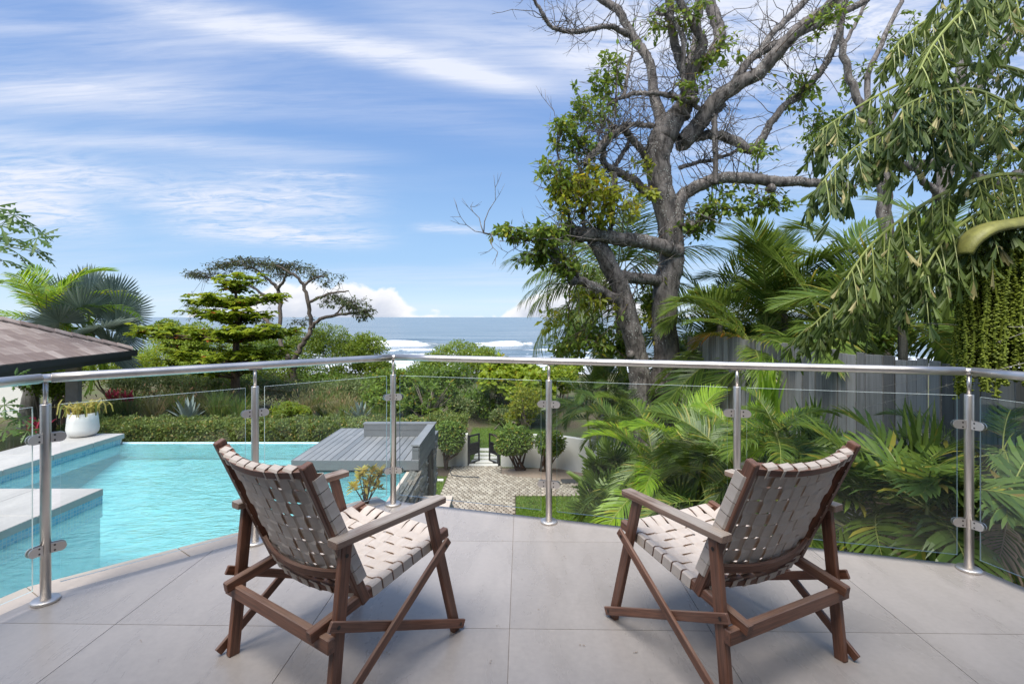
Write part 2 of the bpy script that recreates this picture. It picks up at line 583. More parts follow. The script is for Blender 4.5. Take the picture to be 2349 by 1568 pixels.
m_bark('bark_pale', (0.110, 0.085, 0.065), (0.270, 0.215, 0.170), 6.0, 0.2)
m_bark('bark_brown', (0.060, 0.038, 0.026), (0.170, 0.110, 0.075), 6.0)
m_bark('bark_umbrella', (0.060, 0.048, 0.038), (0.170, 0.135, 0.105), 6.0)
m_bark('bark_dark', (0.028, 0.023, 0.018), (0.085, 0.068, 0.055), 6.0)
m_bark('bark_palm', (0.110, 0.100, 0.085), (0.280, 0.260, 0.225), 7.0, 0.2)
m_plain('palm_stem', (0.22, 0.25, 0.06), 0.5, 0.3, 5)
m_plain('palm_boot', (0.28, 0.21, 0.165), 0.75, 0.35, 10)
m_plain('dead_frond', (0.30, 0.22, 0.15), 0.8, 0.35, 10)
m_plain('spathe', (0.24, 0.235, 0.055), 0.55, 0.5, 14, 0.5)
m_wood('chair_wood', (0.062, 0.022, 0.012), (0.225, 0.086, 0.045), (0.34, 0.26, 0.205), 0.45)
m_wood('chair_wood_bleached', (0.085, 0.040, 0.024), (0.25, 0.130, 0.082), (0.45, 0.385, 0.32), 1.0)
m, g = newmat('webbing')
_at = g.n('ShaderNodeAttribute', attribute_name='loc').outputs['Vector']
_nz = g.noise(g.mapping(_at, sc=(14, 30, 30)), 1.0, 4)
_ri = g.n('ShaderNodeObjectInfo').outputs['Random']
_rib = g.noise(g.mapping(_at, sc=(60, 900, 900)), 1.0, 2)
_col = g.mix(g.ramp(g.m('ADD', g.m('MULTIPLY', _nz, .7), g.m('MULTIPLY', _rib, .3)), .3, .7), (.73, .635, .545, 1), (.86, .775, .685, 1))
_b = g.n('ShaderNodeBsdfPrincipled', i_Roughness=.85)
_b.inputs['Specular IOR Level'].default_value = .15
g.l(_col, _b.inputs['Base Color'])
bump(g, _b, _rib, .35, .002)
_t = g.n('ShaderNodeBsdfTranslucent', i_Color=(.62, .42, .26, 1))
_mx = g.n('ShaderNodeMixShader')
_mx.inputs[0].default_value = .30
g.l(_b.outputs[0], _mx.inputs[1]).l(_t.outputs[0], _mx.inputs[2])
g.l(_mx.outputs[0], g.n('ShaderNodeOutputMaterial').inputs[0])
m_plain('screw', (0.06, 0.055, 0.05), 0.4, 0.1, 30, 0, 0.8)
m_plain('fascia_grey', (0.150, 0.158, 0.165), 0.6, 0.12, 14)
m_plain('stone_slab', (0.60, 0.58, 0.54), 0.6, 0.12, 4.0, 0.12)
m_plain('white_render', (0.72, 0.70, 0.65), 0.85, 0.06, 3.0, 0.25)
m_plain('house_white', (0.74, 0.72, 0.68), 0.85, 0.04, 3.0, 0.15)
m_plain('house_dark', (0.05, 0.05, 0.055), 0.3, 0.1, 3.0, 0.0)
m_plain('pot_white', (0.78, 0.77, 0.74), 0.45, 0.03, 6, 0.1)
m_plain('soil', (0.055, 0.040, 0.028), 0.95, 0.3, 9, 0.9)
m_plain('gravel', (0.26, 0.20, 0.155), 0.9, 0.45, 30, 0.8)
m_plain('gutter_black', (0.022, 0.026, 0.034), 0.35, 0.2, 3, 0)
m_plain('timber_grey', (0.27, 0.235, 0.21), 0.85, 0.3, 5, 0.4)
m_plain('gate_black', (0.018, 0.018, 0.021), 0.5, 0.2, 12)
m_plain('rubber_mat', (0.055, 0.058, 0.062), 0.8, 0.2, 20)
m_plain('sand', (0.46, 0.39, 0.30), 0.95, 0.12, 1.5, 0.3)
m_plain('wire', (0.36, 0.33, 0.29), 0.6, 0.2, 20, 0)
m_plain('print_black', (0.03, 0.04, 0.045), 0.6, 0, 1, 0)
m_plain('roof_mortar', (0.30, 0.27, 0.22), 0.9, 0.2, 9, 0.4)


def m_tile(name, c, rough, streak=0.12):
    m, g = newmat(name)
    co = g.n('ShaderNodeTexCoord').outputs['Object']
    ro = g.n('ShaderNodeObjectInfo').outputs['Random']
    a = g.noise(g.mapping(co, sc=(2.2, 0.7, 1)), 2.0, 6, 0.65, 0.4)
    b_ = g.noise(co, 38, 5, 0.6)
    k = g.m('ADD', g.m('MULTIPLY', a, 0.6), g.m('ADD', g.m('MULTIPLY', b_, 0.3), g.m('MULTIPLY', ro, 0.12)))
    col = g.mix(g.ramp(k, 0.3, 0.75), c4([v * (1 - streak) for v in c]), c4([v * (1 + streak) for v in c]))
    sp = g.noise(co, 55, 2, 0.5)
    col = g.mix(g.ramp(sp, 0.735, 0.77, 0, .5), col, (0.16, 0.12, 0.09, 1))
    b = principled(g, Base_Color=col, Roughness=g.ramp(a, 0.3, 0.7, rough - 0.05, rough + 0.07))
    bump(g, b, b_, 0.06, 0.003)
    return m


m_tile('floor_tile', (0.365, 0.326, 0.295), 0.29, .14)
m_plain('grout', (0.33, 0.285, 0.25), 0.9, 0.1, 10, 0.1)
m_tile('coping_stone', (0.60, 0.51, 0.425), 0.6, 0.12)
m_tile('pool_deck_stone', (0.46, 0.435, 0.405), 0.6, 0.16)


def m_steel():
    for name, ro, k in (('steel', .42, 1.0), ('steel_satin', .48, 1.08)):
        m, g = newmat(name)
        co = g.n('ShaderNodeTexCoord').outputs['Object']
        sm = g.noise(co, 5, 4)
        col = g.mix(g.ramp(sm, 0.35, 0.7), (0.57 * k, 0.53 * k, 0.495 * k, 1), (0.66 * k, 0.62 * k, 0.58 * k, 1))
        principled(g, Base_Color=col, Metallic=1.0, Roughness=g.ramp(sm, 0.3, 0.7, ro - .02, ro + .04))


def m_glass():
    m, g = newmat('glass')
    fr = g.n('ShaderNodeFresnel', i_IOR=1.45)
    k = g.m('MINIMUM', g.m('MULTIPLY', fr.outputs[0], 1.5), 1.0)
    tr = g.n('ShaderNodeBsdfTransparent', i_Color=(0.955, 0.985, 0.97, 1))
    gl = g.n('ShaderNodeBsdfGlossy', i_Color=(0.95, 1, 0.98, 1), i_Roughness=0.0)
    mx = g.n('ShaderNodeMixShader')
    g.l(k, mx.inputs[0]).l(tr.outputs[0], mx.inputs[1]).l(gl.outputs[0], mx.inputs[2])
    g.l(mx.outputs[0], g.n('ShaderNodeOutputMaterial').inputs[0])
    m, g = newmat('glass_edge')
    principled(g, Base_Color=(0.84, 0.95, 0.92, 1), Roughness=0.25)  # pale colour stands in for light caught in the cut edges


def m_water():
    m, g = newmat('pool_water')
    co = g.n('ShaderNodeTexCoord').outputs['Object']
    wv = g.noise(g.mapping(co, rot=(0, 0, R(14)), sc=(1.0, 2.3, 1)), 6.5, 4, 0.6, 1.1)
    w2 = g.noise(g.mapping(co, rot=(0, 0, R(-20)), sc=(1.0, 1.7, 1)), 17, 3, 0.5, 0.6)
    bp = g.n('ShaderNodeBump', i_Strength=0.36, i_Distance=0.09)
    calm = g.ramp(g.noise(co, 0.55, 3), 0.32, 0.68, 0.35, 1.35)           # gusts roughen patches of the surface
    w3 = g.noise(g.mapping(co, rot=(0, 0, R(38)), sc=(1, 1.6, 1)), 2.6, 3, 0.5, 0.8)
    g.l(g.m('ADD', g.m('MULTIPLY', g.m('ADD', wv, g.m('MULTIPLY', w2, 0.30)), calm), g.m('MULTIPLY', w3, .7)), bp.inputs['Height'])
    fr = g.n('ShaderNodeFresnel', i_IOR=1.45)
    g.l(bp.outputs[0], fr.inputs['Normal'])
    tr = g.n('ShaderNodeBsdfTransparent', i_Color=(0.66, 0.94, 0.955, 1))
    gl = g.n('ShaderNodeBsdfGlossy', i_Roughness=0.02)
    g.l(bp.outputs[0], gl.inputs['Normal'])
    mx = g.n('ShaderNodeMixShader')
    df = g.n('ShaderNodeBsdfDiffuse', i_Color=(0.36, 0.79, 0.81, 1))       # turquoise share mixed in as painted fill for the shaded pool
    body = g.n('ShaderNodeMixShader')
    body.inputs[0].default_value = 0.22
    g.l(tr.outputs[0], body.inputs[1]).l(df.outputs[0], body.inputs[2])
    g.l(fr.outputs[0], mx.inputs[0]).l(body.outputs[0], mx.inputs[1]).l(gl.outputs[0], mx.inputs[2])
    g.l(mx.outputs[0], g.n('ShaderNodeOutputMaterial').inputs[0])
    m, g = newmat('pool_plaster')
    co = g.n('ShaderNodeTexCoord').outputs['Object']
    w = g.mapping(co, rot=(0, 0, R(14)), sc=(1, 2.0, 1))
    wob = g.noise(w, 3.0, 5, 0.6, 1.5)
    col = g.mix(g.ramp(wob, 0.3, 0.7), (0.50, 0.80, 0.82, 1), (0.72, 0.92, 0.92, 1))
    principled(g, Base_Color=col, Roughness=0.7)
    m, g = newmat('pool_mosaic')
    co = g.n('ShaderNodeTexCoord').outputs['Object']
    br = g.n('ShaderNodeTexBrick', offset=0.0, i_Scale=1.0)
    br.inputs['Brick Width'].default_value = br.inputs['Row Height'].default_value = 0.026
    br.inputs['Mortar Size'].default_value = 0.0022
    br.inputs['Color1'].default_value, br.inputs['Color2'].default_value = (0.14, 0.42, 0.60, 1), (0.36, 0.60, 0.70, 1)
    br.inputs['Mortar'].default_value = (0.55, 0.62, 0.63, 1)
    sp = g.n('ShaderNodeSeparateXYZ')
    g.l(co, sp.inputs[0])
    cb = g.n('ShaderNodeCombineXYZ')
    g.l(g.m('ADD', sp.outputs[0], sp.outputs[1]), cb.inputs[0]).l(sp.outputs[2], cb.inputs[1]).l(cb.outputs[0], br.inputs['Vector'])
    b = principled(g, Base_Color=br.outputs['Color'], Roughness=0.25)


def m_sea():
    m, g = newmat('sea_water')
    co = g.n('ShaderNodeTexCoord').outputs['Object']
    sp = g.n('ShaderNodeSeparateXYZ')
    g.l(co, sp.inputs[0])
    y = sp.outputs[1]
    sw = g.noise(g.mapping(co, sc=(0.012, 0.055, 1)), 1.0, 8, 0.62, 0.4)
    ch = g.noise(g.mapping(co, sc=(0.10, 0.32, 1)), 1.0, 6, 0.62, 0.6)
    # foam: dense wash close to the beach, broken lines further out, and the breakers' own attribute
    at = g.n('ShaderNodeAttribute', attribute_name='foam').outputs['Fac']
    fn = g.noise(g.mapping(co, sc=(0.16, 0.5, 1)), 1.0, 9, 0.7, 1.0)
    lim = g.m('SUBTRACT', 0.86, g.m('MULTIPLY', at, 0.62))
    foam = g.ramp(fn, lim, g.m('ADD', lim, 0.12))
    col = g.mix(g.ramp(sw, 0.35, 0.65), (0.10, 0.145, 0.170, 1), (0.20, 0.235, 0.250, 1))
    col = g.mix(foam, col, (0.80, 0.82, 0.84, 1))
    b = principled(g, Base_Color=col, Roughness=g.ramp(foam, 0, 1, 0.22, 0.85))
    b.inputs['IOR'].default_value = 1.33
    bp = g.n('ShaderNodeBump', i_Strength=0.9, i_Distance=1.2)
    g.l(g.m('ADD', g.m('MULTIPLY', sw, 1.0), g.m('MULTIPLY', ch, 0.45)), bp.inputs['Height'])
    g.l(bp.outputs[0], b.inputs['Normal'])


def m_ledger():
    m, g = newmat('ledger_stone')
    co = g.n('ShaderNodeTexCoord').outputs['Object']
    ri = g.n('ShaderNodeNewGeometry').outputs['Random Per Island']
    ro = g.n('ShaderNodeObjectInfo').outputs['Random']
    nz = g.noise(g.mapping(co, sc=(9, 9, 26)), 1.0, 7, 0.65, 0.5)
    k = g.m('FRACT', g.m('ADD', g.m('MULTIPLY', ri, 3.7), g.m('MULTIPLY', ro, 5.3)))
    a = g.mix(k, (0.115, 0.120, 0.105, 1), (0.285, 0.275, 0.225, 1))
    a = g.mix(g.m('GREATER_THAN', k, 0.82), a, (0.30, 0.235, 0.16, 1))
    col = g.mix(g.ramp(nz, 0.3, 0.75), a, (0.33, 0.34, 0.315, 1))
    b = principled(g, Base_Color=col, Roughness=g.ramp(nz, 0.3, 0.7, 0.22, 0.6))
    bump(g, b, nz, 0.8, 0.012)


def m_deckboard():
    m, g = newmat('deck_board')
    at = g.n('ShaderNodeTexCoord').outputs['Object']
    ro = g.n('ShaderNodeObjectInfo').outputs['Random']
    gr = g.noise(g.mapping(at, sc=(70, 2.0, 70)), 1.0, 4, 0.6, 0.5)
    bl = g.noise(at, 2.5, 5)
    k = g.m('ADD', g.m('MULTIPLY', gr, 0.35), g.m('ADD', g.m('MULTIPLY', bl, 0.45), g.m('MULTIPLY', ro, 0.25)))
    col = g.mix(g.ramp(k, 0.3, 0.75), (0.165, 0.172, 0.178, 1), (0.275, 0.275, 0.275, 1))
    b = principled(g, Base_Color=col, Roughness=0.5)
    bump(g, b, gr, 0.2, 0.003)


def m_fence():
    m, g = newmat('fence_board')
    at = g.n('ShaderNodeAttribute', attribute_name='loc').outputs['Vector']
    ro = g.n('ShaderNodeObjectInfo').outputs['Random']
    gr = g.noise(g.mapping(at, sc=(0.9, 34, 34)), 1.0, 6, 0.65, 0.5)
    bl = g.noise(g.mapping(at, sc=(1.2, 5, 5)), 1.0, 4)
    k = g.m('ADD', g.m('MULTIPLY', gr, 0.55), g.m('ADD', g.m('MULTIPLY', bl, 0.25), g.m('MULTIPLY', ro, 0.3)))
    col = g.mix(g.ramp(k, 0.32, 0.78), (0.125, 0.118, 0.110, 1), (0.360, 0.345, 0.325, 1))
    b = principled(g, Base_Color=col, Roughness=0.9)
    bump(g, b, gr, 0.6, 0.006)


def m_rooftile():
    m, g = newmat('roof_tile')
    co = g.n('ShaderNodeTexCoord').outputs['Object']
    ro = g.n('ShaderNodeObjectInfo').outputs['Random']
    nz = g.noise(g.mapping(co, sc=(3, 1, 3)), 2.0, 7, 0.65)
    k = g.m('ADD', g.m('MULTIPLY', nz, 0.7), g.m('MULTIPLY', ro, 0.45))
    col = g.mix(g.ramp(k, 0.3, 0.95), (0.185, 0.135, 0.115, 1), (0.40, 0.33, 0.285, 1))
    b = principled(g, Base_Color=col, Roughness=0.9)
    bump(g, b, nz, 0.4, 0.01)


def m_cobble():
    m, g = newmat('cobble')
    co = g.n('ShaderNodeTexCoord').outputs['Object']
    ri = g.n('ShaderNodeNewGeometry').outputs['Random Per Island']
    ro = g.n('ShaderNodeObjectInfo').outputs['Random']
    nz = g.noise(co, 22, 5, 0.6)
    big = g.noise(co, 0.8, 4)
    k = g.m('ADD', g.m('MULTIPLY', g.m('FRACT', g.m('ADD', ri, ro)), 0.4), g.m('ADD', g.m('MULTIPLY', nz, 0.35), g.m('MULTIPLY', big, 0.35)))
    col = g.mix(g.ramp(k, 0.25, 0.9), (0.235, 0.195, 0.150, 1), (0.47, 0.42, 0.345, 1))
    b = principled(g, Base_Color=col, Roughness=0.85)
    bump(g, b, nz, 0.5, 0.01)


def m_ground():
    m, g = newmat('garden_ground')
    co = g.n('ShaderNodeTexCoord').outputs['Object']
    nz = g.noise(co, 1.2, 6, 0.6)
    fn = g.noise(co, 26, 5, 0.7)
    col = g.mix(g.ramp(g.m('ADD', g.m('MULTIPLY', nz, .6), g.m('MULTIPLY', fn, .4)), 0.38, 0.62), (0.120, 0.088, 0.058, 1), (0.105, 0.135, 0.040, 1))
    b = principled(g, Base_Color=col, Roughness=0.95)
    bump(g, b, fn, 0.8, 0.05)
    m, g = newmat('lawn_ground')
    co = g.n('ShaderNodeTexCoord').outputs['Object']
    nz = g.noise(co, 1.6, 6, 0.6)
    fn = g.noise(co, 60, 5, 0.7)
    col = g.mix(g.ramp(g.m('ADD', g.m('MULTIPLY', nz, .6), g.m('MULTIPLY', fn, .4)), 0.38, 0.62), (0.070, 0.125, 0.014, 1), (0.120, 0.195, 0.022, 1))
    b = principled(g, Base_Color=col, Roughness=0.95)
    bump(g, b, fn, 0.9, 0.03)


m_steel(); m_glass(); m_water(); m_sea(); m_ledger(); m_deckboard(); m_fence(); m_rooftile(); m_cobble(); m_ground()

# ------------------------------------------------------------------ large structure: terrain, sea, lawn
ZG = -3.0                               # garden level, one storey below the balcony


def build_terrain():
    rs = np.random.RandomState(3)
    ys = np.concatenate([np.linspace(-12, 14, 14), np.linspace(15, 62, 60)])
    xs = np.linspace(-90, 90, 121)
    V, Fc = [], []
    for y in ys:
        for x in xs:
            z = ZG
            dune = min(max((y - 15.6) / 1.6, 0), 1) * (1 if x < -2.2 else min(max((y - 20.5) / 2, 0), 1)) * 0.55
            z += dune + (0.12 * math.sin(x * 1.3 + y) if dune > 0.3 else 0)
            if y > 34:
                t = min((y - 34) / 20, 1)
                z += (-7.6 - ZG - dune) * (t * t * (3 - 2 * t))
            V.append((x, y, z))
    nx = len(xs)
    q = np.array([[j * nx + i, j * nx + i + 1, (j + 1) * nx + i + 1, (j + 1) * nx + i] for j in range(len(ys) - 1) for i in range(nx - 1)])
    me = np_mesh('garden_ground', V, [q], ['garden_ground', 'sand'], True)
    mi = [1 if V[f[0]][1] > 44 else 0 for f in q]
    me.polygons.foreach_set('material_index', mi)
    tag(link('garden_ground', me), kind='structure')


def build_sea():
    ys = np.concatenate([np.linspace(48, 190, 260), np.geomspace(192, 30000, 90)])
    us = np.linspace(-1, 1, 150)
    rs = np.random.RandomState(5)
    ph = rs.rand(12) * 6.28
    V, foam = [], []
    ridges = [(149, 1.7, 3.0, 1.0, -22, 34), (133, .45, 2.2, .75, -5, 60), (171, .7, 3.5, .25, 60, 60), (118, .4, 2.0, .9, 0, 90), (102, .35, 1.8, .9, 0, 90), (88, .3, 1.6, 1.0, 0, 90), (74, .2, 1.5, 1.0, 0, 90), (185, .5, 4, .0, -60, 50)]
    for y in ys:
        for u in us:
            x = u * (y * 1.25 + 60)
            z = -7.0
            fm = min(max((136 - y) / 34, 0), 1) * 0.74
            for k, (y0, hh, wd, f_, xc, xw) in enumerate(ridges):
                yy = y0 + 3.0 * math.sin(x * 0.035 + ph[k]) + 1.2 * math.sin(x * .13 + ph[k + 3])
                amp = math.exp(-((x - xc) / xw) ** 4) * (0.7 + 0.3 * math.sin(x * 0.17 + ph[k + 2]))
                t = (y - yy) / (wd if y > yy else wd * .55)
                e = math.exp(-t * t) * amp
                z += hh * e
                fm = max(fm, f_ * amp * math.exp(-((y - yy + 1.2) / (wd * 1.3)) ** 2))
            if y > 190:
                z += 0.0
            V.append((x, y, z))
            foam.append(fm)
    nx = len(us)
    q = np.array([[j * nx + i, j * nx + i + 1, (j + 1) * nx + i + 1, (j + 1) * nx + i] for j in range(len(ys) - 1) for i in range(nx - 1)])
    me = np_mesh('sea', V, [q], 'sea_water', True)
    at = me.attributes.new('foam', 'FLOAT', 'POINT')
    at.data.foreach_set('value', np.array(foam, dtype=np.float32))
    tag(link('sea', me), kind='structure')


def sheet(name, poly, z, mat, kind='structure', label=None, cat=None):
    mb = MB()
    mb.add([(p[0], p[1], z) for p in poly], [tuple(range(len(poly)))])
    return tag(mb.obj(name, mat), label, cat, kind=kind)


def build_lawns():
    sheet('lawn', [(0.09, 8.6), (3.4, 8.6), (3.4, 12.55), (0.09, 12.55)], ZG + 0.012, 'lawn_ground')
    sheet('lawn', [(-2.7, 9.0), (-1.78, 9.0), (-1.78, 14.1), (-2.7, 14.1)], ZG + 0.012, 'lawn_ground')
    sheet('lawn', [(-2.6, 15.45), (1.6, 15.45), (1.6, 20.6), (-2.6, 20.6)], ZG + 0.012, 'lawn_ground')
    sheet('gravel_bed', [(-2.7, 14.104), (-1.78, 14.104), (-1.78, 14.95), (-2.7, 14.95)], ZG + 0.016, 'soil')
    sheet('gravel_bed', [(-0.3, 14.25), (2.4, 13.3), (2.6, 14.9), (-0.3, 14.9)], ZG + 0.02, 'gravel')
    rs = np.random.RandomState(8)
    n = 26000
    reg = [((0.09, 2.6), (10.4, 12.55), .62), ((-2.2, -1.78), (11.5, 14.1), .10), ((-1.6, 0.1), (15.5, 20.4), .28)]
    P = []
    for (x0, x1), (y0, y1), k in reg:
        m = int(n * k)
        P.append(np.stack([rs.uniform(x0, x1, m), rs.uniform(y0, y1, m), np.full(m, ZG + .012)], 1))
    P = np.concatenate(P)
    D = unit(np.stack([rs.normal(size=len(P)) * .35, rs.normal(size=len(P)) * .35, np.ones(len(P))], 1))
    N = rand_unit(rs, len(P))
    V, q = leaf_arrays(P, D, N, rs.uniform(.03, .06, len(P)), .012, False, .3)
    tag(link('grass', np_mesh('grass', V, [q], 'lawn_blade')), 'short bright green mown grass of the garden lawns', 'grass', kind='stuff')


build_terrain()
build_sea()
build_lawns()

# ------------------------------------------------------------------ balcony
PA, PC, PF = Vector((-2.297, 2.529)), Vector((-0.887, 3.835)), Vector((2.530, 2.843))
DL, DR = Vector((-0.29, -0.957)), Vector((0.27, -0.963))
PB, PD, PE = PA.lerp(PC, .5), PC.lerp(PF, 1 / 3), PC.lerp(PF, 2 / 3)
PA2, PF2 = PA + DL * 1.19, PF + DR * 1.19
PA3, PF3 = PA + DL * 2.38, PF + DR * 2.38


def offset_line(pts, k):
    """polyline pushed outwards (to the left of its direction) by k"""
    out = []
    for i, p in enumerate(pts):
        ds = []
        if i:
            ds.append((p - pts[i - 1]).normalized())
        if i < len(pts) - 1:
            ds.append((pts[i + 1] - p).normalized())
        ns = [Vector((-d.y, d.x)) for d in ds]
        n = sum(ns, Vector((0, 0))).normalized()
        out.append(p + n * (k / max(n.dot(ns[0]), 0.3)))
    return out


BACK_Y = -2.4
EDGE = [PA + DL * ((PA.y - BACK_Y) / .957), PA, PC, PF, PF + DR * ((PF.y - BACK_Y) / .963)]
TILE_POLY = offset_line(EDGE, 0.072)       # clockwise: left back, left, apex, right, right back


def clip(poly, hull):
    """clip a polygon by the convex clockwise hull"""
    for i in range(len(hull)):
        a, b = hull[i], hull[(i + 1) % len(hull)]
        inside = lambda p: (b.x - a.x) * (p.y - a.y) - (b.y - a.y) * (p.x - a.x) <= 1e-9
        out = []
        for j in range(len(poly)):
            p, q = poly[j], poly[(j + 1) % len(poly)]
            ip, iq = inside(p), inside(q)
            if ip:
                out.append(p)
            if ip != iq:
                d1 = (b.x - a.x) * (p.y - a.y) - (b.y - a.y) * (p.x - a.x)
                d2 = (b.x - a.x) * (q.y - a.y) - (b.y - a.y) * (q.x - a.x)
                out.append(p.lerp(q, d1 / (d1 - d2)))
        poly = out
        if len(poly) < 3:
            return []
    return poly


def build_floor():
    fl = MB().prism([tuple(p) for p in reversed(offset_line(EDGE, 0.068))], -0.26, -0.006).obj('balcony_floor', 'grout')
    tag(fl, kind='structure')
    ang = -0.0183
    cs, sn = math.cos(ang), math.sin(ang)
    T, g_ = 0.9, 0.0015
    for i in range(-5, 6):
        for j in range(-6, 5):
            x0, y0 = 0.019 - 0.03 + i * T, 2.31 + j * T
            sq = [Vector((x0 + g_, y0 + g_)), Vector((x0 + T - g_, y0 + g_)), Vector((x0 + T - g_, y0 + T - g_)), Vector((x0 + g_, y0 + T - g_))]
            sq = [Vector((p.x * cs - (p.y - 2.3) * sn, p.x * sn + (p.y - 2.3) * cs + 2.3)) for p in sq]
            pl = clip(sq, TILE_POLY)
            if pl:
                MB().prism([tuple(p) for p in pl], -0.012, 0.0).obj('floor_tile', 'floor_tile', fl)
    # stone coping between the tiles and the pool
    inner = offset_line([PA + DL * 2.6, PA, PC], 0.0745)
    outer = offset_line([PA + DL * 2.6, PA, PC], 0.255)
    cop = tag(bpy.data.objects.new('pool_coping', None), kind='structure')
    COL.objects.link(cop)
    for s_ in (0, 1):
        ln = (inner[s_ + 1] - inner[s_]).length
        n = 4 if s_ == 0 else 3
        for k in range(n):
            a, b = k / n + (0.002 if k else 0), (k + 1) / n - 0.002
            q = [inner[s_].lerp(inner[s_ + 1], a), inner[s_].lerp(inner[s_ + 1], b), outer[s_].lerp(outer[s_ + 1], b), outer[s_].lerp(outer[s_ + 1], a)]
            q = clip(list(reversed(q)), [Vector((-9, -9)), Vector((-9, 9)), Vector((-.935, 9)), Vector((-.935, -9))])
            q = list(reversed(q))
            if len(q) >= 3:
                MB().prism([tuple(p) for p in q], -0.16, -0.001).obj('coping_stone', 'coping_stone', cop)


def build_house():
    h = thing('house', (0, BACK_Y, 0), 'white house behind the balcony, its unseen roof sized to shade the floor', 'house')
    wl = MB()
    wl.box((0, -0.15, 0.1), (17, .3, 6.2))
    wl.obj('wall', 'house_white', h)
    for x in (-2.6, 0.0, 2.6):
        MB().box((x, 0.02, 1.1), (2.2, .04, 2.2)).obj('glass_door', 'house_dark', h)
    MB().box((0, 0.05, 3.2), (13, 5.3, .22)).obj('roof', 'house_white', h)  # unseen overhang, added and sized to shade the balcony


build_floor()
build_house()

# ------------------------------------------------------------------ pool, deck, stone wall
WZ = -0.12                                # water level
PX0, PX1, PY1 = -4.70, -1.03, 6.15


def ledger(parent, origin, ex, ez, en, length, height, limit, rs, hmin=.028, hmax=.05):
    """stacked thin stones on a wall plane; the first `limit` ones are objects of their own, the rest one mesh"""
    protos = []
    for k in range(7):
        mb = MB()
        j = lambda a: rs.uniform(-a, a)
        v = []
        for dz in (0, 1):
            for dx in (0, 1):
                v.append((dx + j(.02), 0.0, dz + j(.06)))
        for dz in (.06, .94):
            for dx in (.03, .97):
                v.append((dx + j(.03), 1.0 + j(.35), dz + j(.06)))
        mb.add(v, [(4, 5, 7, 6), (0, 1, 5, 4), (3, 2, 6, 7), (1, 3, 7, 5), (2, 0, 4, 6), (1, 0, 2, 3)])
        protos.append(mb)
    meshes = [p.mesh('stone', 'ledger_stone') for p in protos]
    rest = MB()
    z, cnt = 0.0, 0
    ex, ez, en, origin = Vector(ex), Vector(ez), Vector(en), Vector(origin)
    while z < height - 0.01:
        hh = rs.uniform(hmin, hmax)
        x = rs.uniform(-.08, 0)
        while x < length - .01:
            ll = min(rs.uniform(.07, .20), length - max(x, 0))
            x0 = max(x, 0)
            l2 = x + ll - x0 if x < 0 else ll
            if l2 > 0.02:
                k = rs.randint(7)
                dp = rs.uniform(.014, .034)
                mt = Matrix((((ex * l2)[0], (en * dp)[0], (ez * hh)[0], 0), ((ex * l2)[1], (en * dp)[1], (ez * hh)[1], 0), ((ex * l2)[2], (en * dp)[2], (ez * hh)[2], 0), (0, 0, 0, 1)))
                mt.translation = origin + ex * (x0 + .001) - ez * (z + hh)
                if cnt < limit:
                    o = link('stone', meshes[k], parent)
                    o.matrix_local = mt
                else:
                    rest.add([mt @ Vector(p) for p in protos[k].v], protos[k].f)
                cnt += 1
            x += ll
        z += hh
    if rest.v:
        tag(rest.obj('stone_cladding', 'ledger_stone', parent), kind='stuff')


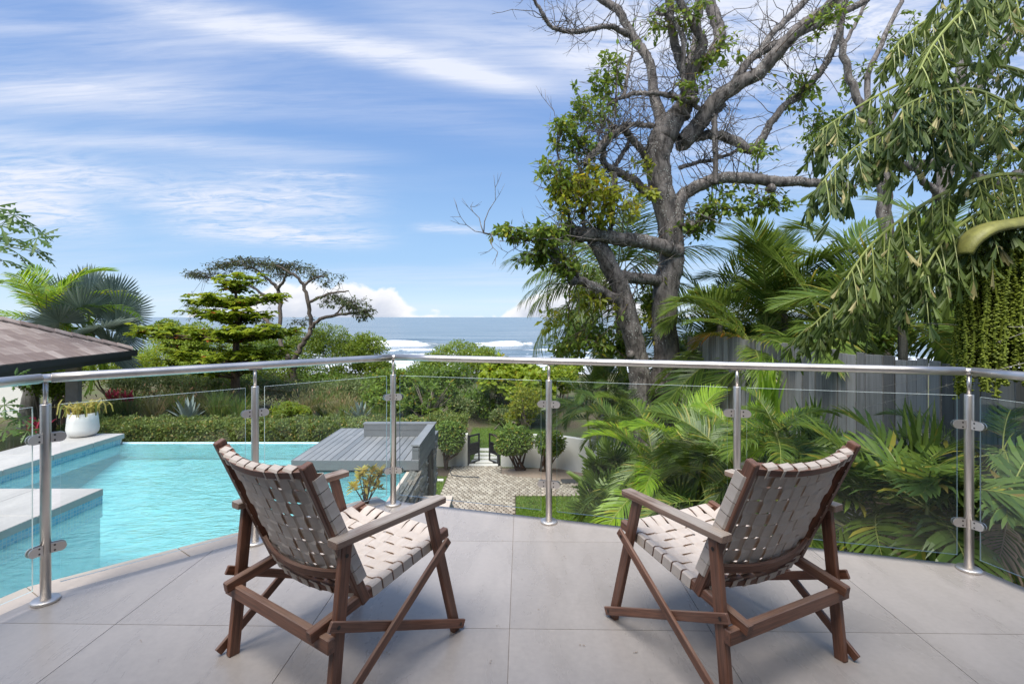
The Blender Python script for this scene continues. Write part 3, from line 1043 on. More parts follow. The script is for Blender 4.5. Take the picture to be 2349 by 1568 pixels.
def build_pool():
    rs = np.random.RandomState(11)
    b = MB()
    # floor rises gently towards the vanishing edge
    prof = [(-.7, -.95), (2.6, -.95), (3.6, -.90), (4.6, -.72), (5.5, -.48), (6.12, -.30)]
    b.add([(x, y, z) for y, z in prof for x in (PX0 - .05, PX1 + .04)], [(2 * i, 2 * i + 1, 2 * i + 3, 2 * i + 2) for i in range(5)])
    b.add([(x, y, z - .1) for y, z in prof for x in (PX0 - .05, PX1 + .04)], [(2 * i + 2, 2 * i + 3, 2 * i + 1, 2 * i) for i in range(5)])
    pool = tag(b.obj('pool_floor', 'pool_plaster'), kind='structure')
    w = MB()
    w.box((PX0 - .06, 5.1, -0.9), (.12, 2.4, 1.5))                       # left wall
    w.box((PX0 / 2 - 1.05, PY1 + .06, -.83), (-2.1 - PX0 + .1, .12, 1.41))   # far wall with the vanishing edge
    w.box((PX1 + .025, 4.5, -.84), (.05, 1.3, 1.42))                      # right wall
    w.box((-3.36 - .06, 2.6, -.86), (.12, 3.18, 1.48))                    # side of the peninsula
    w.box((-4.1, 4.2 - .06, -.86), (1.35, .115, 1.48))
    w.box((-1.6, 5.16, -.83), (1.14, .1, 1.40))
    w.box((-2.10, 5.70, -.84), (.1, .97, 1.41))
    w.obj('pool_wall', 'pool_plaster', pool)
    cz, hz = WZ + .048 - .06, .2
    m = MB().box((PX0 + .004, 5.17, cz), (.008, 1.96, hz))
    m.obj('mosaic_band', 'pool_mosaic', pool)
    MB().box((-3.356, 2.65, cz), (.008, 3.1, hz)).obj('mosaic_band', 'pool_mosaic', pool)
    MB().box((-4.02, 4.204, cz), (1.33, .008, hz)).obj('mosaic_band', 'pool_mosaic', pool)
    MB().box((-1.58, 5.106, WZ + .012 - .06), (1.1, .008, .12)).obj('mosaic_band', 'pool_mosaic', pool)
    wt = MB()
    nx, ny = 60, 80
    vv = [(PX0 + (PX1 - PX0) * i / nx, 0.9 + (PY1 + .03 - 0.9) * j / ny, WZ) for j in range(ny + 1) for i in range(nx + 1)]
    ff = [(j * (nx + 1) + i, j * (nx + 1) + i + 1, (j + 1) * (nx + 1) + i + 1, (j + 1) * (nx + 1) + i) for j in range(ny) for i in range(nx)]
    wt.add(vv, ff)
    tag(wt.obj('pool_water', 'pool_water', smooth=True), kind='structure')
    # outside of the raised pool
    o = MB()
    o.box(((PX0 - 2.2) / 2, PY1 + .135, -1.6), (2.7, .03, 2.86))
    tag(o.obj('pool_outer_wall', 'stone_slab'), kind='structure')
    # stone decks left of the pool
    dk = MB()
    dk.box((-5.0, 5.10, -1.53), (.60, 2.16, 2.94))
    dk.box((-4.75, 2.2, -1.53), (2.66, 3.97, 2.94))
    dk = tag(dk.obj('pool_deck', 'stone_slab'), kind='structure')
    y = 4.19
    for ln in (.52, .52, .5, .46):
        MB().box((-5.0, y + ln / 2, -.028), (.66, ln - .005, .056), ch=.004).obj('deck_slab', 'pool_deck_stone', dk)
        y += ln
    for i in range(5):
        for j in range(7):
            ww, ll = .54, .58
            x1 = -3.345 - i * ww
            y1 = 4.206 - j * ll
            MB().box((x1 - ww / 2, y1 - ll / 2, -.0285), (ww - .005, ll - .005, .056), ch=.004).obj('deck_slab', 'pool_deck_stone', dk)
    ledger(dk, (-5.0 + .30, PY1 + .03, -.062), (-1, 0, 0), (0, 0, 1), (0, 1, 0), .6, .5, 40, rs)
    # wet stone wall that the pool spills over, and the pump-room wall below the timber deck
    sw = tag(bpy.data.objects.new('spill_wall', None), 'wet stacked-stone wall along the right end of the pool', 'wall')
    COL.objects.link(sw)
    core = MB()
    core.box((-.955, 4.53, -1.58), (.09, 1.06, 2.84))
    core.obj('core', 'soil', sw)
    MB().box((PX1 + .012, 4.53, -.122), (.03, 1.06, .02)).obj('edge_strip', 'coping_stone', sw)
    nv = Vector((.30, 0, 1)).normalized()
    # the top falls gently outwards: four courses of stones laid on it
    ledger(sw, (PX1 + .026, 5.06, -.118), (0, -1, 0), Vector((-1, 0, .30)).normalized(), nv, 1.06, .11, 90, rs, .022, .030)
    ledger(sw, (-.912, 4.0, -.165), (0, 1, 0), (0, 0, 1), (1, 0, 0), 1.06, 1.15, 150, rs)
    pr = tag(bpy.data.objects.new('pump_room', None), 'stone clad pump room with a grey composite deck roof', 'building')
    COL.objects.link(pr)
    MB().box((-1.52, 5.66, -1.56), (1.18, 1.06, 2.9)).obj('wall', 'soil', pr)
    ledger(pr, (-.931, 5.07, -.085), (0, 1, 0), (0, 0, 1), (1, 0, 0), .45, 1.6, 150, rs)
    ledger(pr, (-.931, 5.93, -.085), (0, 1, 0), (0, 0, 1), (1, 0, 0), .27, 1.6, 90, rs)
    d = MB().box((-.925, 5.725, -1.2), (.03, .40, 2.15)).obj('door', 'gate_black', pr)
    MB().box((-.905, 5.60, -1.2), (.016, .03, 2.1)).obj('frame', 'gate_black', d)
    MB().box((-.905, 5.86, -1.2), (.016, .03, 2.1)).obj('frame', 'gate_black', d)
    MB().box((-.897, 5.74, -.55), (.012, .012, .5)).obj('handle', 'steel', d)
    # deck roof boards
    rf = MB().box((-1.53, 5.76, -.075), (1.21, 1.40, .10)).obj('roof', 'fascia_grey', pr)
    n = 17
    bw = 1.235 / n
    for k in range(n):
        x = -2.15 + bw * (k + .5)
        y1 = 6.48 if x < -1.74 else 6.10
        yc = rs.uniform(5.3, 6.2)
        for a, b_ in ((5.04, yc - .0015), (yc + .0015, y1)) if k % 3 == 0 and yc < y1 - .1 else ((5.04, y1),):
            MB().box((x, (a + b_) / 2, -.0125), (bw - .006, b_ - a, .025), ch=.002).obj('board', 'deck_board', rf)
    MB().box((-1.535, 5.028, -.048), (1.245, .022, .092)).obj('fascia', 'fascia_grey', rf)
    MB().box((-2.157, 5.76, -.048), (.014, 1.45, .092)).obj('fascia', 'fascia_grey', rf)
    pp = MB().box((-1.33, 6.075, .0), (.82, .07, .27)).obj('parapet', 'fascia_grey', pr)
    for z in (.035, .105):
        MB().box((-1.335, 6.036, z), (.81, .012, .066)).obj('board', 'fascia_grey', pp)
    MB().box((-1.325, 6.078, .146), (.85, .10, .016)).obj('cap', 'deck_board', pp)
    p2 = MB().box((-.953, 5.57, .0), (.055, 1.02, .26)).obj('parapet', 'fascia_grey', pr)
    for z in (-.075, -.008, .059, .112):
        MB().box((-.919, 5.575, z), (.014, 1.05, .062 if z < .1 else .036)).obj('board', 'deck_board', p2)
    for z in (-.045, .045, .105):
        MB().box((-.95, 5.05, z), (.062, .016, .085 if z < .1 else .028)).obj('board', 'fascia_grey', p2)
    MB().box((-.948, 5.555, .1395), (.085, 1.03, .015)).obj('cap', 'deck_board', p2)
    # stone landing beside the wall
    ld = tag(bpy.data.objects.new('stone_landing', None), 'pale stone landing slab against the wet stone wall', 'landing')
    COL.objects.link(ld)
    MB().box((-.755, 4.55, -.42), (.32, 1.26, .045), ch=.004).obj('slab', 'coping_stone', ld)
    MB().box((-.76, 4.55, -1.72), (.28, 1.22, 2.55)).obj('base', 'soil', ld)
    MB().box((-.85, 4.86, -.394), (.09, .30, .012)).obj('drain', 'gate_black', ld)
    ledger(ld, (-.622, 3.95, -.445), (0, 1, 0), (0, 0, 1), (1, 0, 0), 1.2, .9, 60, rs)


build_pool()

# ------------------------------------------------------------------ paved yard, wall, gate
def build_yard():
    rs = np.random.RandomState(21)
    yard = sheet('paved_yard', [(-1.78, 8.0), (0.086, 8.0), (0.086, 12.56), (2.3, 12.56), (2.3, 13.2), (-.3, 14.25), (-.3, 15.0), (-1.78, 15.0)], ZG + 0.024, 'soil')
    protos = []
    for k in range(6):
        mb = MB()
        hx, hy = .045, .047
        j = lambda: rs.uniform(-.006, .006)
        lo = [(-hx, -hy, 0), (hx, -hy, 0), (hx, hy, 0), (-hx, hy, 0)]
        md = [(x * .96 + j(), y * .96 + j(), .022) for x, y, _ in lo]
        tp = [(x * .78 + j(), y * .78 + j(), .034 + j() * .6) for x, y, _ in lo]
        mb.add(lo + md + tp, [(8, 9, 10, 11)] + [(a + i, a + (i + 1) % 4, a + 4 + (i + 1) % 4, a + 4 + i) for a in (0, 4) for i in range(4)])
        protos.append(mb)
    ms = [p.mesh('cobble', 'cobble', True) for p in protos]
    spots = []
    dx, dy = .106, .112
    row = 0
    y = 9.6
    while y < 15.0:
        x = -1.72 + (dx / 2 if row % 2 else 0)
        while x < 2.25:
            ok = (x < .06) if y < 12.6 else True
            if y > 14.25 - (x + .3) * .36 and x > -.34:
                ok = False
            if ok:
                spots.append((x + rs.uniform(-.006, .006), y + rs.uniform(-.006, .006)))
            x += dx
        y += dy
        row += 1
    vis = [s for s in spots if s[1] > 11.0]
    vis.sort(key=lambda p: p[1])
    own = set(vis[:300])
    rest = MB()
    for p in spots:
        k = rs.randint(6)
        if p in own:
            o = link('cobble', ms[k], yard)
            o.location = (p[0], p[1], ZG + .02)
            o.rotation_euler = (0, 0, rs.uniform(-.04, .04))
        else:
            rest.add([(v[0] + p[0], v[1] + p[1], v[2] + ZG + .02 + rs.uniform(-.003, .003)) for v in protos[k].v], protos[k].f)
    tag(rest.obj('cobbles', 'cobble', yard, True), kind='stuff')
    # white rendered garden wall in two runs with piers at the gate
    wa = thing('garden_wall', (-3, 15.1, ZG), 'white rendered garden wall left of the black gate', 'wall')
    MB().box((.30, .12, .46), (2.1, .16, .92)).obj('wall', 'white_render', wa)
    MB().box((1.52, .1, .475), (.34, .22, .95)).obj('pier', 'white_render', wa)
    wb = thing('garden_wall', (0, 15.1, ZG), 'white rendered garden wall right of the black gate', 'wall')
    MB().box((-.16, .1, .475), (.34, .22, .95)).obj('pier', 'white_render', wb)
    pts = [(.03, 15.2), (1.3, 15.0), (2.2, 14.4), (2.9, 13.6), (3.6, 12.6)]
    q = MB()
    for i in range(len(pts) - 1):
        a, b_ = Vector(pts[i]), Vector(pts[i + 1])
        nn = (b_ - a).normalized()
        nn = Vector((-nn.y, nn.x)) * .09
        q.prism([(p.x, p.y - 15.1) for p in (a - nn, b_ - nn, b_ + nn, a + nn)], 0.0, .95 + i * .004)
    q.obj('wall', 'white_render', wb)
    # gate leaves, opened away from the yard
    for nm, hx, ex, lab in ((0, -1.277, -.986, 'left leaf of the low black metal gate, swung open'), (1, -.405, -.69, 'right leaf of the low black metal gate, swung open')):
        a, b_ = Vector((hx, 15.2)), Vector((ex, 15.55))
        gt = thing('gate_leaf', (a.x, a.y, ZG), lab, 'gate', 'leaves of the garden gate')
        d = b_ - a
        gt.rotation_euler = (0, 0, math.atan2(d.y, d.x))
        L = d.length
        fr = MB()
        for x in (.02, L - .02):
            fr.box((x, 0, .47), (.04, .035, .84))
        for z in (.07, .33, .62, .87):
            fr.box((L / 2, 0, z), (L - .04, .033, .05))
        fr.obj('frame', 'gate_black', gt)
        MB().box((L / 2, 0, .475), (L - .08, .012, .27)).obj('panel', 'gate_black', gt)
        MB().box((-.025, 0, .46), (.05, .05, .9)).obj('post', 'gate_black', gt)
        MB().box((.03, -.03, .5), (.02, .03, .06)).obj('hinge', 'gate_black', gt)
    for k, (x, y, w_, d_, lab) in enumerate(((-.84, 15.14, .86, .20, 'pale threshold slab in the gateway'), (-.84, 15.52, .78, .26, 'first pale stepping stone beyond the gateway'), (-.82, 15.92, .72, .28, 'second pale stepping stone beyond the gateway'), (-.84, 16.36, .68, .28, 'third pale stepping stone beyond the gateway'), (-1.0, 16.9, .62, .3, 'farthest pale stepping stone on the lawn'))):
        s_ = MB().box((0, 0, .0), (w_, d_, .05), ch=.008).obj('stepping_stone', 'stone_slab')
        s_.location = (x, y, ZG + .035)
        tag(s_, lab, 'paving slab', 'slabs of the garden path')
    mt = MB().box((0, 0, .0), (.62, .30, .03), rz=.05, ch=.005).obj('door_mat', 'rubber_mat')
    mt.location = (1.62, 13.62, ZG + .055)
    tag(mt, 'dark grey rubber mat lying on the cobbles', 'mat')
    st = MB().box((0, 0, .0), (.2, .12, .05), ch=.015).obj('stone_block', 'stone_slab')
    st.location = (-1.93, 13.75, ZG + .04)
    tag(st, 'small pale block lying on the grass strip', 'stone')
    hp = [(-1.7, 14.9), (-1.74, 14.4), (-1.66, 14.1), (-1.3, 13.95), (-.9, 13.92)]
    hs = MB().tube([(x, y, ZG + .07) for x, y in hp], .012, 6).obj('garden_hose', 'rubber_mat')
    tag(hs, 'thin dark hose trailing over the cobbles', 'hose')


build_yard()

# ------------------------------------------------------------------ glass railing
def v3(p, z):
    return Vector((p.x, p.y, z))


def build_railing():
    rl = thing('glass_railing', (0, 0, 0), 'stainless steel balcony railing with glass panels and round handrail', 'railing')
    posts = [PA3, PA2, PA, PB, PC, PD, PE, PF, PF2, PF3]
    RZ = 1.10
    pm = MB().lathe((0, 0, 0), [(.0218, 0.015), (.0218, .968), (.0205, .972)], 28).mesh('post', 'steel', False)
    bm = MB().lathe((0, 0, 0), [(.058, 0.001), (.058, .012), (.055, .016), (.023, .0165)], 36).mesh('base_plate', 'steel_satin')
    nm = MB().lathe((0, 0, 0), [(.010, .97), (.010, RZ - .02)], 14).mesh('pin', 'steel')
    sm = MB().box((0, 0, RZ - .0235), (.075, .032, .004)).mesh('saddle', 'steel')
    for me in (pm, bm, nm):
        for p in me.polygons:
            p.use_smooth = len(p.vertices) == 4

    cl = MB()
    for sg in (-1, 1):
        pr = [(.019, -.023), (.056, -.023)] + [(.056 + .023 * math.sin(t), -.023 * math.cos(t)) for t in np.linspace(.3, math.pi - .3, 7)] + [(.056, .023), (.019, .023)]
        y0, y1 = sg * .0075, sg * .0135
        if sg < 0:
            pr = pr
        n = len(pr)
        vv = [(x, min(y0, y1), z) for x, z in pr] + [(x, max(y0, y1), z) for x, z in pr]
        cl.add(vv, [tuple(range(n)), tuple(range(2 * n - 1, n - 1, -1))] + [(i + n, (i + 1) % n + n, (i + 1) % n, i) for i in range(n)])
        cl.cur = 1
        for zz in (-.0125, .0125):
            cy_ = sg * .0138
            ring = [(.034 + .0048 * math.cos(a), cy_, zz + .0048 * math.sin(a)) for a in np.linspace(0, 2 * math.pi, 9)[:-1]]
            cl.add(ring + [(.034, cy_ + sg * .0012, zz)], [(i, (i + 1) % 8, 8) for i in range(8)])
        cl.cur = 0
    cm = cl.mesh('clamp', ['steel_satin', 'screw'])
    for i, p in enumerate(posts):
        po = link('post', pm, rl)
        po.location = v3(p, 0)
        for nme, me in (('base_plate', bm), ('pin', nm)):
            link(nme, me, po)
        for dlt in (-1, 1):
            k = i + dlt
            if not 0 <= k < len(posts):
                continue
            d = (posts[k] - p).normalized()
            for z in (.262, .806):
                c = link('clamp', cm, po)
                c.location = (0, 0, z)
                c.rotation_euler = (0, 0, math.atan2(d.y, d.x))
        if i in (3, 5, 6):
            s_ = link('saddle', sm, po)
            d = (posts[i + 1] - p).normalized()
            s_.rotation_euler = (0, 0, math.atan2(d.y, d.x))
    for i in range(len(posts) - 1):
        a, b = posts[i], posts[i + 1]
        d = (b - a).normalized()
        L = (b - a).length - .11
        z0, z1, th = .08, .966, .005
        x0, x1 = -L / 2, L / 2
        mb = MB()
        e = .0006
        # two clear faces and, set just inside them, the bright cut edges
        mb.add([(x0, -th, z0), (x1, -th, z0), (x1, -th, z1), (x0, -th, z1), (x0, th, z0), (x1, th, z0), (x1, th, z1), (x0, th, z1)], [(0, 1, 2, 3)])
        mb.cur = 1
        mb.add([(x0, -th, z0), (x1, -th, z0), (x1, -th, z1), (x0, -th, z1), (x0, th, z0), (x1, th, z0), (x1, th, z1), (x0, th, z1)],
               [(0, 4, 5, 1), (1, 5, 6, 2), (2, 6, 7, 3), (3, 7, 4, 0)])
        gp = mb.obj('glass_panel', ['glass', 'glass_edge'], rl)
        mid = (a + b) / 2
        gp.location = v3(mid, 0)
        gp.rotation_euler = (0, 0, math.atan2(d.y, d.x))
        if i in (2, 3, 4):
            # maker's mark printed on the outer face: reads reversed from inside
            cu = bpy.data.curves.new('print', 'FONT')
            cu.body = 'Carbone'
            cu.size = .0125
            cu.align_x = 'LEFT'
            cu.materials.append(MATS['print_black'])
            tmp = bpy.data.objects.new('print', cu)
            COL.objects.link(tmp)
            bpy.context.view_layer.update()
            me = bpy.data.meshes.new_from_object(tmp.evaluated_get(bpy.context.evaluated_depsgraph_get()))
            bpy.data.objects.remove(tmp)
            t = link('print', me)
            t.parent = gp
            t.rotation_euler = (R(90), 0, math.pi)
            t.location = (x1 - .02, th + .001, z0 + .032)
            sw = MB()
            pts = [(x1 - .075 - .010 * math.cos(q), th + .001, z0 + .036 + .008 * math.sin(q)) for q in np.linspace(-.6, 3.6, 12)]
            sw.tube(pts, .0011, 5)
            sw.obj('print_mark', 'print_black', gp)
    # handrail: straight tubes with short elbows at the corners
    runs = [[PA3, PA], [PA, PC], [PC, PF], [PF, PF3]]
    for k, (a, b) in enumerate(runs):
        d = (b - a).normalized()
        a2 = a + d * (.022 if k else 0)
        b2 = b - d * (.022 if k < 3 else 0)
        n = 12
        mb = MB().tube([v3(a2.lerp(b2, i / n), RZ) for i in range(n + 1)], .0238, 24)
        o = mb.obj('handrail', 'steel', rl)
        for p in o.data.polygons:
            p.use_smooth = len(p.vertices) == 4
    for c, d0, d1 in ((PA, (PA - PA2), (PC - PA)), (PC, (PC - PA), (PF - PC)), (PF, (PF - PC), (PF2 - PF))):
        d0, d1 = d0.normalized(), d1.normalized()
        pts = [v3(c - d0 * .045, RZ), v3(c - d0 * .012, RZ), v3(c + d1 * .012, RZ), v3(c + d1 * .045, RZ)]
        MB().tube(pts, .0205, 20).obj('elbow', 'steel', rl, True)


build_railing()

# ------------------------------------------------------------------ armchairs
def build_chair():
    """local frame: x right, y forward, z up; returns a list of (name, mesh, children)"""
    parts = []

    def part(name, mb, mats, smooth=False):
        parts.append((name, mb.mesh(name, mats, smooth), []))
        return parts[-1]

    def screws(pt, lst):
        mb = MB()
        for (x, y, z, sx) in lst:
            ring = [(x + sx * .0015, y + .0075 * math.cos(a), z + .0075 * math.sin(a)) for a in np.linspace(0, 2 * math.pi, 11)[:-1]]
            mb.add(ring, [tuple(range(10)) if sx > 0 else tuple(range(9, -1, -1))])
        pt[2].append(('screw', mb.mesh('screw', 'screw')))

    for s in (-1, 1):
        p = part('leg', MB().bar((s * .327, -.319, 0), (s * .327, -.258, .602), .026, .045, (0, 1, .1), .003), 'chair_wood')
        screws(p, [(s * .341, -.262, .565, s)])
        part('leg', MB().bar((s * .321, .337, 0), (s * .321, .168, .602), .026, .045, (0, 1, .28), .003), 'chair_wood')
        part('arm', MB().bar((s * .325, -.312, .616), (s * .325, .242, .616), .056, .028, (0, 0, 1), .004), 'chair_wood_bleached')
        p = part('stretcher', MB().bar((s * .346, .362, .026), (s * .346, -.335, .352), .013, .036, (0, .4, 1), .002), 'chair_wood')
        screws(p, [(s * .353, .335, .038, s), (s * .353, -.305, .338, s)])
        p = part('brace', MB().bar((s * .362, .245, .446), (s * .362, -.362, .018), .014, .036, (0, -.6, 1), .002), 'chair_wood')
        screws(p, [(s * .3695, .222, .430, s)])
        part('seat_rail', MB().bar((s * .281, .318, .438), (s * .281, -.372, .312), .030, .042, (0, 0, 1), .004), 'chair_wood')
        part('back_post', MB().bar((s * .285, -.140, .335), (s * .292, -.392, .905), .030, .042, (0, 1, .4), .004), 'chair_wood')
    part('rear_bar', MB().bar((-.345, -.327, .282), (.345, -.327, .282), .030, .052, (0, 0, 1), .003), 'chair_wood')

    rect = lambda w, h: (lambda i, t: [(-w / 2, -h / 2), (w / 2, -h / 2), (w / 2, h / 2), (-w / 2, h / 2)])
    tt = np.linspace(-1, 1, 13)
    # back surface
    bot, top = Vector((0, -.168, .400)), Vector((0, -.378, .875))
    bax = (top - bot).normalized()
    bn = Vector((0, -bax.z, bax.y))                     # towards the rear

    def back(a, t):
        p = bot.lerp(top, t)
        return Vector((a * (.262 + .006 * t), p.y, p.z)) + bn * (.050 * (1 - a * a))

    part('top_rail', MB().sweep([back(a, 1.0) for a in tt], rect(.026, .040), bn), 'chair_wood')
    part('back_rail', MB().sweep([back(a, .135) + bn * .017 for a in tt], rect(.034, .014), bn), 'chair_wood')
    part('back_rail', MB().sweep([back(a, -.02) for a in tt], rect(.026, .034), bn), 'chair_wood')
    # seat surface
    sf, sr = Vector((0, .298, .434)), Vector((0, -.135, .355))
    sax = (sr - sf).normalized()
    sn = Vector((0, -sax.z, sax.y))
    sn = sn if sn.z > 0 else -sn

    def seat(a, t):
        p = sf.lerp(sr, t)
        return Vector((a * .272, p.y, p.z)) - sn * (.022 * (1 - a * a) * (.35 + .65 * math.sin(math.pi * min(max(t, 0), 1))))

    part('front_rail', MB().sweep([seat(a, 0.0) - sn * .006 for a in tt], rect(.036, .028), sn), 'chair_wood')
    part('seat_cross_rail', MB().sweep([seat(a, 1.0) - sn * .010 for a in tt], rect(.030, .026), sn), 'chair_wood')

    def strap(fn, nrm, wdir_fn, k, crosses, ends, width, par):
        """woven strap: fn(q) on the surface, q 0..1; crosses: crossing positions; ends: wrap size (out, depth)"""
        path = []
        e0, e1 = fn(0), fn(1)
        o0 = (fn(0) - fn(.02)).normalized()
        o1 = (fn(1) - fn(.98)).normalized()
        out, dep, lift = ends
        path += [(e0 - o0 * .022 - nrm * dep), (e0 + o0 * (out - .006) - nrm * dep), (e0 + o0 * out - nrm * (dep - .006)), (e0 + o0 * out + nrm * (lift - .004)), (e0 + o0 * (out - .006) + nrm * lift), e0 - o0 * .010 + nrm * lift]
        seq = []
        for j, q in enumerate(crosses):
            seq.append((q, .0028 * (1 if (j + par) % 2 else -1)))
        for j, (q, a) in enumerate(seq):
            hw = .37 * (seq[1][0] - seq[0][0])
            path.append(fn(q - hw) + nrm * (a + lift * .35))
            path.append(fn(q + hw) + nrm * (a + lift * .35))
        path += [e1 - o1 * .010 + nrm * lift, (e1 + o1 * (out - .006) + nrm * lift), (e1 + o1 * out + nrm * (lift - .004)), (e1 + o1 * out - nrm * (dep - .006)), (e1 + o1 * (out - .006) - nrm * dep), (e1 - o1 * .022 - nrm * dep)]
        mb = MB()
        th = .0012
        vv, aa, ff = [], [], []
        acc = 0
        n = len(path)
        for i, p in enumerate(path):
            t = (path[min(i + 1, n - 1)] - path[max(i - 1, 0)]).normalized()
            wd = wdir_fn
            u = wd.cross(t).normalized()
            if i:
                acc += (p - path[i - 1]).length
            for x, y in ((-width / 2, -th), (width / 2, -th), (width / 2, th), (-width / 2, th)):
                vv.append(p + wd * x + u * y)
                aa.append((acc, x, y))
        for i in range(n - 1):
            for j in range(4):
                ff.append((i * 4 + j, i * 4 + (j + 1) % 4, i * 4 + 4 + (j + 1) % 4, i * 4 + 4 + j))
        mb.add(vv, ff, aa)
        return mb

    nb, nh = 8, 8
    av = [(-1 + (2 * i + 1) / nb) * .93 for i in range(nb)]
    th_ = [.045 + (.955 - .045) * (j + .5) / nh for j in range(nh)]
    for i, a in enumerate(av):
        part('back_strap', strap(lambda q: back(a, -.02 + 1.02 * q), -bn, Vector((1, 0, 0)), i, [(t + .02) / 1.02 for t in th_], (.0185, .016, .0165), .053, i), 'webbing')
    for j, t in enumerate(th_):
        aq = [(a + 1.10) / 2.20 for a in av]
        part('back_strap', strap(lambda q: back((q * 2 - 1) * 1.10, t) + bn * .001, -bn, bax, j, aq, (.0175, .0235, .0235), .055, j + 1), 'webbing')
    ns, nc = 8, 7
    sv = [(-1 + (2 * i + 1) / ns) * .90 for i in range(ns)]
    ct = [.10 + .86 * (j + .5) / nc for j in range(nc)]
    for i, a in enumerate(sv):
        part('seat_strap', strap(lambda q: seat(a, q), sn, Vector((1, 0, 0)), i, ct, (.019, .022, .0135), .052, i), 'webbing')
    for j, t in enumerate(ct):
        aq = [(a + 1.04) / 2.08 for a in sv]
        part('seat_strap', strap(lambda q: seat((q * 2 - 1) * 1.04, t), sn, sax, j, aq, (.016, .026, .0225), .047, j + 1), 'webbing')
    return parts


CHAIR = build_chair()
for (x, y, th, lab) in ((-.709, 2.209, R(55.2), 'wooden woven-strap armchair on the left, facing the pool side of the sea'),
                        (.912, 2.240, R(116.6), 'wooden woven-strap armchair on the right, beside the palm garden')):
    root = thing('armchair', (x, y, 0), lab, 'armchair', 'pair of woven armchairs on the balcony', th - R(90))
    for nme, me, kids in CHAIR:
        o = link(nme, me, root)
        for kn, km in kids:
            link(kn, km, o)

# ------------------------------------------------------------------ vegetation builders
def frond_mesh(name, L, n, ll, lw, arch, droop, vee, seed, mats, petiole=.16, a0=68, a1=22, stem=.012, gap=0.0):
    """feather palm leaf along +X, curving down; leaflets in two ranks"""
    rs = np.random.RandomState(seed)
    K = 18
    pts, T = [Vector((0, 0, 0))], []
    for i in range(K):
        t = (i + .5) / K
        a = -arch * t ** 1.5
        T.append(Vector((math.cos(a), 0, math.sin(a))))
        pts.append(pts[-1] + T[-1] * (L / K))
    T.append(T[-1])
    mb = MB()
    mb.cur = 1
    mb.tube(pts, [stem * (1 - .85 * i / K) for i in range(K + 1)], 5)
    mb.cur = 0
    for i in range(n):
        tq = (i + .5) / n
        t = petiole + (1 - petiole) * tq
        q = min(int(t * K), K - 1)
        p = pts[q].lerp(pts[q + 1], t * K - q)
        tg = T[q]
        nn = Vector((-tg.z, 0, tg.x))
        prof = (.50 + .50 * math.sin(math.pi * min(tq * .85 + .18, 1))) * (1 if tq < .8 else 1 - .45 * (tq - .8) / .2)
        for s in (-1, 1):
            if rs.rand() < gap:
                continue
            a = R(a0 + (a1 - a0) * tq + rs.uniform(-6, 6))
            ve = vee + rs.uniform(-.18, .18)
            d = (tg * math.cos(a) + Vector((0, s, 0)) * math.sin(a) * math.cos(ve) + nn * math.sin(a) * math.sin(ve)).normalized()
            ln = ll * prof * rs.uniform(.88, 1.1)
            wv = (tg - d * tg.dot(d)).normalized()
            dr = droop * rs.uniform(.6, 1.5)
            w = lw * (.6 + .4 * prof)
            st = []
            for k, wk in ((0, .45), (.35, 1.0), (.7, .75)):
                c = p + d * ln * k + Vector((0, 0, -1)) * dr * ln * k * k
                st += [c + wv * w * wk / 2, c - wv * w * wk / 2]
            st.append(p + d * ln * (1 - .25 * dr) + Vector((0, 0, -1)) * dr * ln * 1.0)
            mb.add(st, [(0, 1, 3, 2), (2, 3, 5, 4), (4, 5, 6)])
    return mb.mesh(name, mats)


def place(o, loc, az, elev, roll=0.0, sc=1.0):
    o.matrix_local = Matrix.Translation(loc) @ Matrix.Rotation(az, 4, 'Z') @ Matrix.Rotation(-elev, 4, 'Y') @ Matrix.Rotation(roll, 4, 'X') @ Matrix.Scale(sc, 4)
    return o


def trunk_tube(mb, a, b, r0, r1, bow=(0, 0), rings=0, n=10, bulge=0.0):
    pts, rad = [], []
    m = 14 if not rings else rings * 3
    for i in range(m + 1):
        t = i / m
        p = Vector(a).lerp(Vector(b), t) + Vector((bow[0], bow[1], 0)) * math.sin(math.pi * t)
        pts.append(p)
        r = r0 + (r1 - r0) * t + bulge * math.exp(-((t - .25) / .22) ** 2)
        if rings:
            r *= 1.03 if i % 3 == 0 else 1.0
        rad.append(r)
    mb.tube(pts, rad, n)


def crown(root, at, meshes, n, rs, elev=(-25, 80), sc=(.85, 1.1), az0=None, spread=6.2832, name='frond'):
    for i in range(n):
        q = (i + .5) / n
        az = (rs.rand() * 6.283 if az0 is None else az0) + (i * 2.39996 if spread > 6 else (rs.rand() - .5) * spread)
        e = R(elev[1] + (elev[0] - elev[1]) * q + rs.uniform(-8, 8))
        o = link(name, meshes[rs.randint(len(meshes))], root)
        place(o, at + Vector((0, 0, -.05 * q)), az, e, rs.uniform(-.5, .5), rs.uniform(*sc))


def palm(name, label, cat, base, top, meshes, n, seed, r0=.1, r1=.07, mat='bark_palm', elev=(-25, 80), sc=(.85, 1.1), group=None, bow=(0, 0), rings=0, bulge=0.0):
    rs = np.random.RandomState(seed)
    base, top = Vector(base), Vector(top)
    root = thing(name, base, label, cat, group)
    mb = MB()
    trunk_tube(mb, (0, 0, 0), top - base, r0, r1, bow, rings, 12, bulge)
    mb.obj('trunk', mat, root, True)
    crown(root, top - base, meshes, n, rs, elev, sc)
    return root


